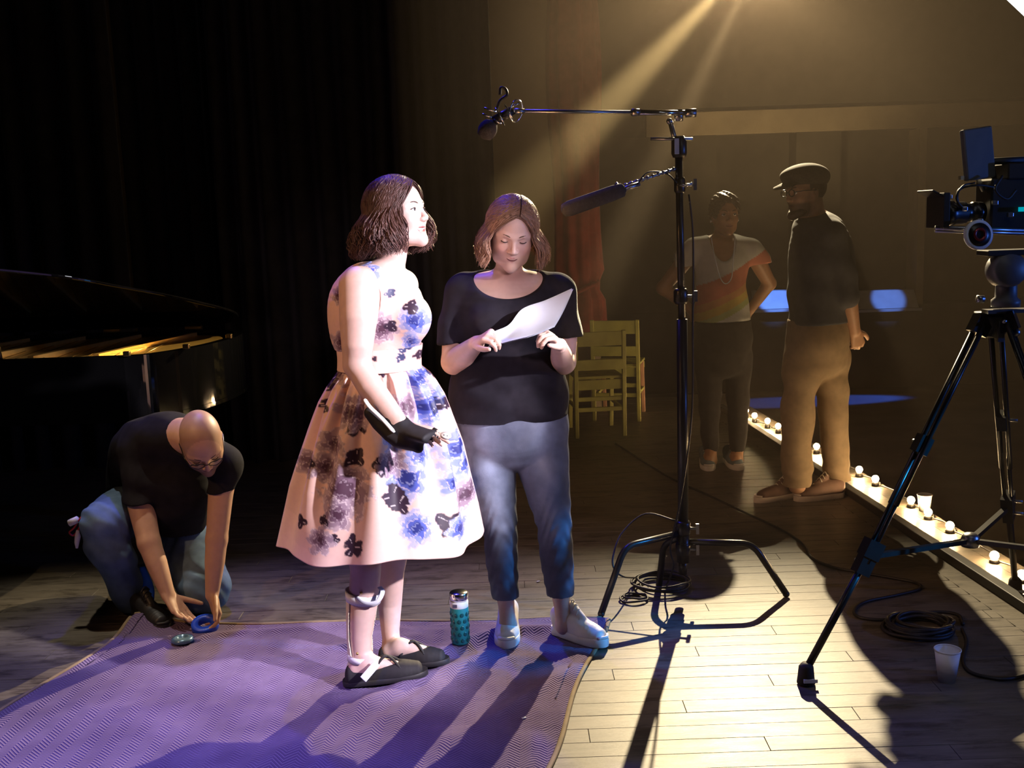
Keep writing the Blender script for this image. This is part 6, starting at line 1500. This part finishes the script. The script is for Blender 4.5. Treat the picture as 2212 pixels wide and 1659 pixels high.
def man_cap():
    Y0 = 5.55
    root = thing('person', 'bearded man in a flat cap, dark shirt and tan trousers by the footlights', 'person', (P(1765, 900, Y0)[0], Y0, 0)); bpy.context.view_layer.update()
    hd = Head((0, 0, 0), (-.93, -.34, -.10), (0, 0, 1), 1.03); hd.o = P(1740, 412, Y0)
    neck = P(1757, 470, Y0 + .02)
    T, RX, RY = secs([(492, 1722, 1815), (540, 1712, 1835), (600, 1710, 1838), (650, 1710, 1832), (700, 1708, 1828), (740, 1700, 1828)], Y0, [.15, .19, .175, .165, .165, .17])
    F = Field((1.05, 5.15, 0), (2.10, 5.98, 1.82), .006)
    F.etube(T, RX * [.93, .93, .92, .9, .85, .75], RY * .85, SX, .03)
    sl, sr = P(1798, 508, Y0 - .16), P(1750, 500, Y0 + .17)
    F.chain([sl, neck + [.01, -.03, -.04], neck + [0, .03, -.04], sr], [.06, .07, .07, .06], .04)
    hd.carve(F, neck, smile=0, neck_r=.062, jaw=1.08)
    e1, w1 = P(1828, 618, Y0 - .17), P(1846, 715, Y0 - .10)
    F.chain([sl, (sl + e1) / 2, e1], [.058, .054, .046], .02); F.chain([e1, e1 * .6 + w1 * .4, w1], [.046, .042, .030], .015)
    hand(F, w1, P(1856, 755, Y0 - .06) - w1, (-.2, .9, 0), 1, 1.05, (.5, .6, .7, .8), .03, .4)
    e2, w2 = P(1795, 610, Y0 + .24), P(1812, 640, Y0 + .04)
    F.chain([sr, (sr + e2) / 2, e2], [.058, .054, .046], .02); F.chain([e2, (e2 + w2) / 2, w2], [.046, .04, .03], .015)
    hand(F, w2, P(1803, 640, Y0 - .14) - w2, (.9, -.1, -.2), 1, 1.0, (.5, .6, .7, .8), .03, .4)
    La = [P(1738, 740, Y0 - .02), P(1724, 880, Y0 - .04), P(1718, 960, Y0 - .02), P(1722, 1050, Y0 - .01)]; Lb = [P(1795, 740, Y0 + .03), P(1800, 880, Y0 + .04), P(1806, 960, Y0 + .06), P(1808, 1055, Y0 + .08)]
    for lg in (La, Lb): F.chain(lg, [.08, .06, .05, .04], .02)
    ha, ta = G(1746, 1066), G(1630, 1086); hb_, tb_ = G(1822, 1072), G(1786, 1068) 
    tb_ = hb_ + unit(ta - ha + nparr([0, .08, 0])) * .29
    for lg, h_, t_ in ((La, ha, ta), (Lb, hb_, tb_)):
        d = unit(t_ - h_); F.chain([lg[-1], h_ + d * .06 + [0, 0, .06], h_ + d * .17 + [0, 0, .05]], [.04, .036, .032], .02)
    def bc(V):
        c = hd.color(V, np.tile(nparr((.42, .24, .15)), (len(V), 1)), (.30, .13, .1)); Lc = (V - hd.o) @ hd.R / hd.s
        b = (np.clip((-.045 - Lc[:, 2]) / .015, 0, 1) * np.clip((Lc[:, 0] - .01) / .02, 0, 1) * (Lc[:, 2] > -.125) * (np.abs(Lc[:, 1]) < .075))[:, None] * .8
        return c * (1 - b) + nparr((.045, .028, .02)) * b
    F.build('body', M['skin'], root, bc)
    hd.features(root)
    Bd = Field(hd.o - .2, hd.o + .2, .005); Bd.chain([hd.L(.01, -.05, -.07), hd.L(.06, -.036, -.10), hd.L(.088, 0, -.112), hd.L(.06, .036, -.10), hd.L(.01, .05, -.07)], [.014, .022, .026, .022, .014], .02)
    Bd.warp(lambda x, y, z: .002 * np.sin(x * 300 + z * 200) * np.sin(y * 280)); part(Bd.build('beard', M['hair'], None, lambda V: tone((.05, .03, .02), V, 60, .4)), root)
    gl = bpy.data.materials['black_spectacle_frame']; gr = thing('eyeglasses', None, None); gr.parent = root; gr.location = nparr(hd.L(.09, 0, 0)) - nparr(root.matrix_world.translation); bpy.context.view_layer.update()
    for g in (-1, 1):
        pts = [hd.L(.104, g * .033 + .0245 * math.cos(t), .0165 * math.sin(t)) for t in np.linspace(0, 2 * math.pi, 24, endpoint=False)]
        mb = MB(); mb.tube(pts, .0026, 6, closed=True); part(mb.build('rim', gl), gr)
        mb = MB(); mb.tube([hd.L(.100, g * .058, .004), hd.L(.06, g * .074, .006), hd.L(-.01, g * .082, .0)], .0026, 6); part(mb.build('temple', gl), gr)
    # flat cap
    cp = thing('flat_cap', None, None); cp.parent = root; cp.location = nparr(hd.L(0, 0, .08)) - nparr(root.matrix_world.translation); bpy.context.view_layer.update()
    H = Field(hd.o - .2, hd.o + .25, .005); H.ell(hd.L(-.012, 0, .060), nparr([.122, .100, .072]) * hd.s, hd.R); H.plane(hd.L(0, 0, .030), unit(-hd.u + hd.f * .12)); H.ell(hd.L(.03, 0, .085), nparr([.095, .09, .04]) * hd.s, hd.R, .03)
    cw = mat('dark_tweed', (.035, .028, .022), .9, vary=.3, scale=120); part(H.build('cap_crown', cw), cp)
    br = MB(); a = np.linspace(-1.1, 1.1, 16); vs = [hd.L(.075 + .025 * math.cos(t), .075 * math.sin(t), .045) for t in a] + [hd.L(.10 + .065 * math.cos(t) , .085 * math.sin(t), .034 - .01 * math.cos(t)) for t in a]
    vs2 = [nparr(v) + hd.u * .007 for v in vs]; n = 16; fs = []
    for i in range(n - 1): fs += [(i, i + 1, n + i + 1, n + i), (2 * n + i, 3 * n + i, 3 * n + i + 1, 2 * n + i + 1), (n + i, n + i + 1, 3 * n + i + 1, 3 * n + i)]
    br.add(vs + vs2, fs); part(br.build('cap_brim', cw), cp)
    hr_ = Field(hd.o - .16, hd.o + .16, .005); hr_.ell(hd.L(-.02, 0, .02), nparr([.093, .081, .09]) * hd.s, hd.R); hr_.ell(hd.L(.085, 0, -.03), nparr([.085, .09, .13]) * hd.s, hd.R, .01, 's'); part(hr_.build('hair', M['hair'], None, lambda V: tone((.035, .022, .016), V, 60, .3)), root)
    # shirt with rolled sleeves
    S_ = Field((1.15, 5.15, .75), (2.0, 5.98, 1.62), .0075)
    S_.etube(T, RX, RY, SX, .03, inflate=.014)
    S_.chain([sl, neck + [.01, -.03, -.045], neck + [0, .03, -.045], sr], [.072, .08, .08, .072], .04)
    S_.chain([sl, (sl + e1) / 2, e1 + (w1 - e1) * .22], [.072, .068, .062], .025); S_.chain([sr, (sr + e2) / 2, e2, e2 + (w2 - e2) * .3], [.072, .068, .062, .058], .025)
    S_.chain([neck + [0, 0, -.0], neck + [-.02, -.01, .02]], [.068, .070], .02)
    S_.warp(folds(.005, 12, 16, .8))
    S_.plane(P(1765, 697, Y0), (0.05, 0, -1)); S_.plane(neck + [0, 0, .02], (-.25, -.1, 1))
    S_.build('shirt', mat('dark_grey_shirt', (.045, .047, .055), .9, vary=.15), root)
    J = Field((1.15, 5.15, .08), (2.0, 5.98, 1.0), .0075)
    J.etube([P(1766, 680, Y0), P(1764, 730, Y0), P(1762, 780, Y0)], [.155, .165, .16], [.16, .17, .15], SX, .03)
    J.chain([P(1735, 770, Y0 - .02), P(1724, 880, Y0 - .04), P(1718, 960, Y0 - .02), P(1722, 1040, Y0 - .01)], [.102, .086, .078, .080], .02); J.chain([P(1793, 770, Y0 + .03), P(1800, 880, Y0 + .04), P(1806, 960, Y0 + .06), P(1808, 1058, Y0 + .08)], [.100, .080, .070, .070], .02)
    J.warp(folds(.006, 11, 18, .2)); J.warp(lambda x, y, z: .004 * np.sin(z * 75 + x * 30) * np.exp(-((z - .14) / .08) ** 2))
    za, zb = P(1720, 1052, Y0)[2], P(1808, 1066, Y0 + .06)[2]; xm = P(1766, 1050, Y0)[0]
    J.cut(lambda x, y, z: np.maximum(z - za, x - xm), .003); J.cut(lambda x, y, z: np.maximum(z - zb, xm - x), .003); J.plane(P(1765, 688, Y0), (0, 0, 1))
    J.build('trousers', mat('tan_cotton_trousers', (.24, .17, .10), .9, vary=.12), root)
    up_ = mat('brown_canvas', (.12, .065, .045), .8, vary=.15); ws = mat('cream_sole', (.62, .55, .46), .6, vary=.05)
    shoe(root, ha, ta, .050, up_, ws, h=.005); shoe(root, hb_, tb_, .050, up_, ws, h=.005)
man_cap()
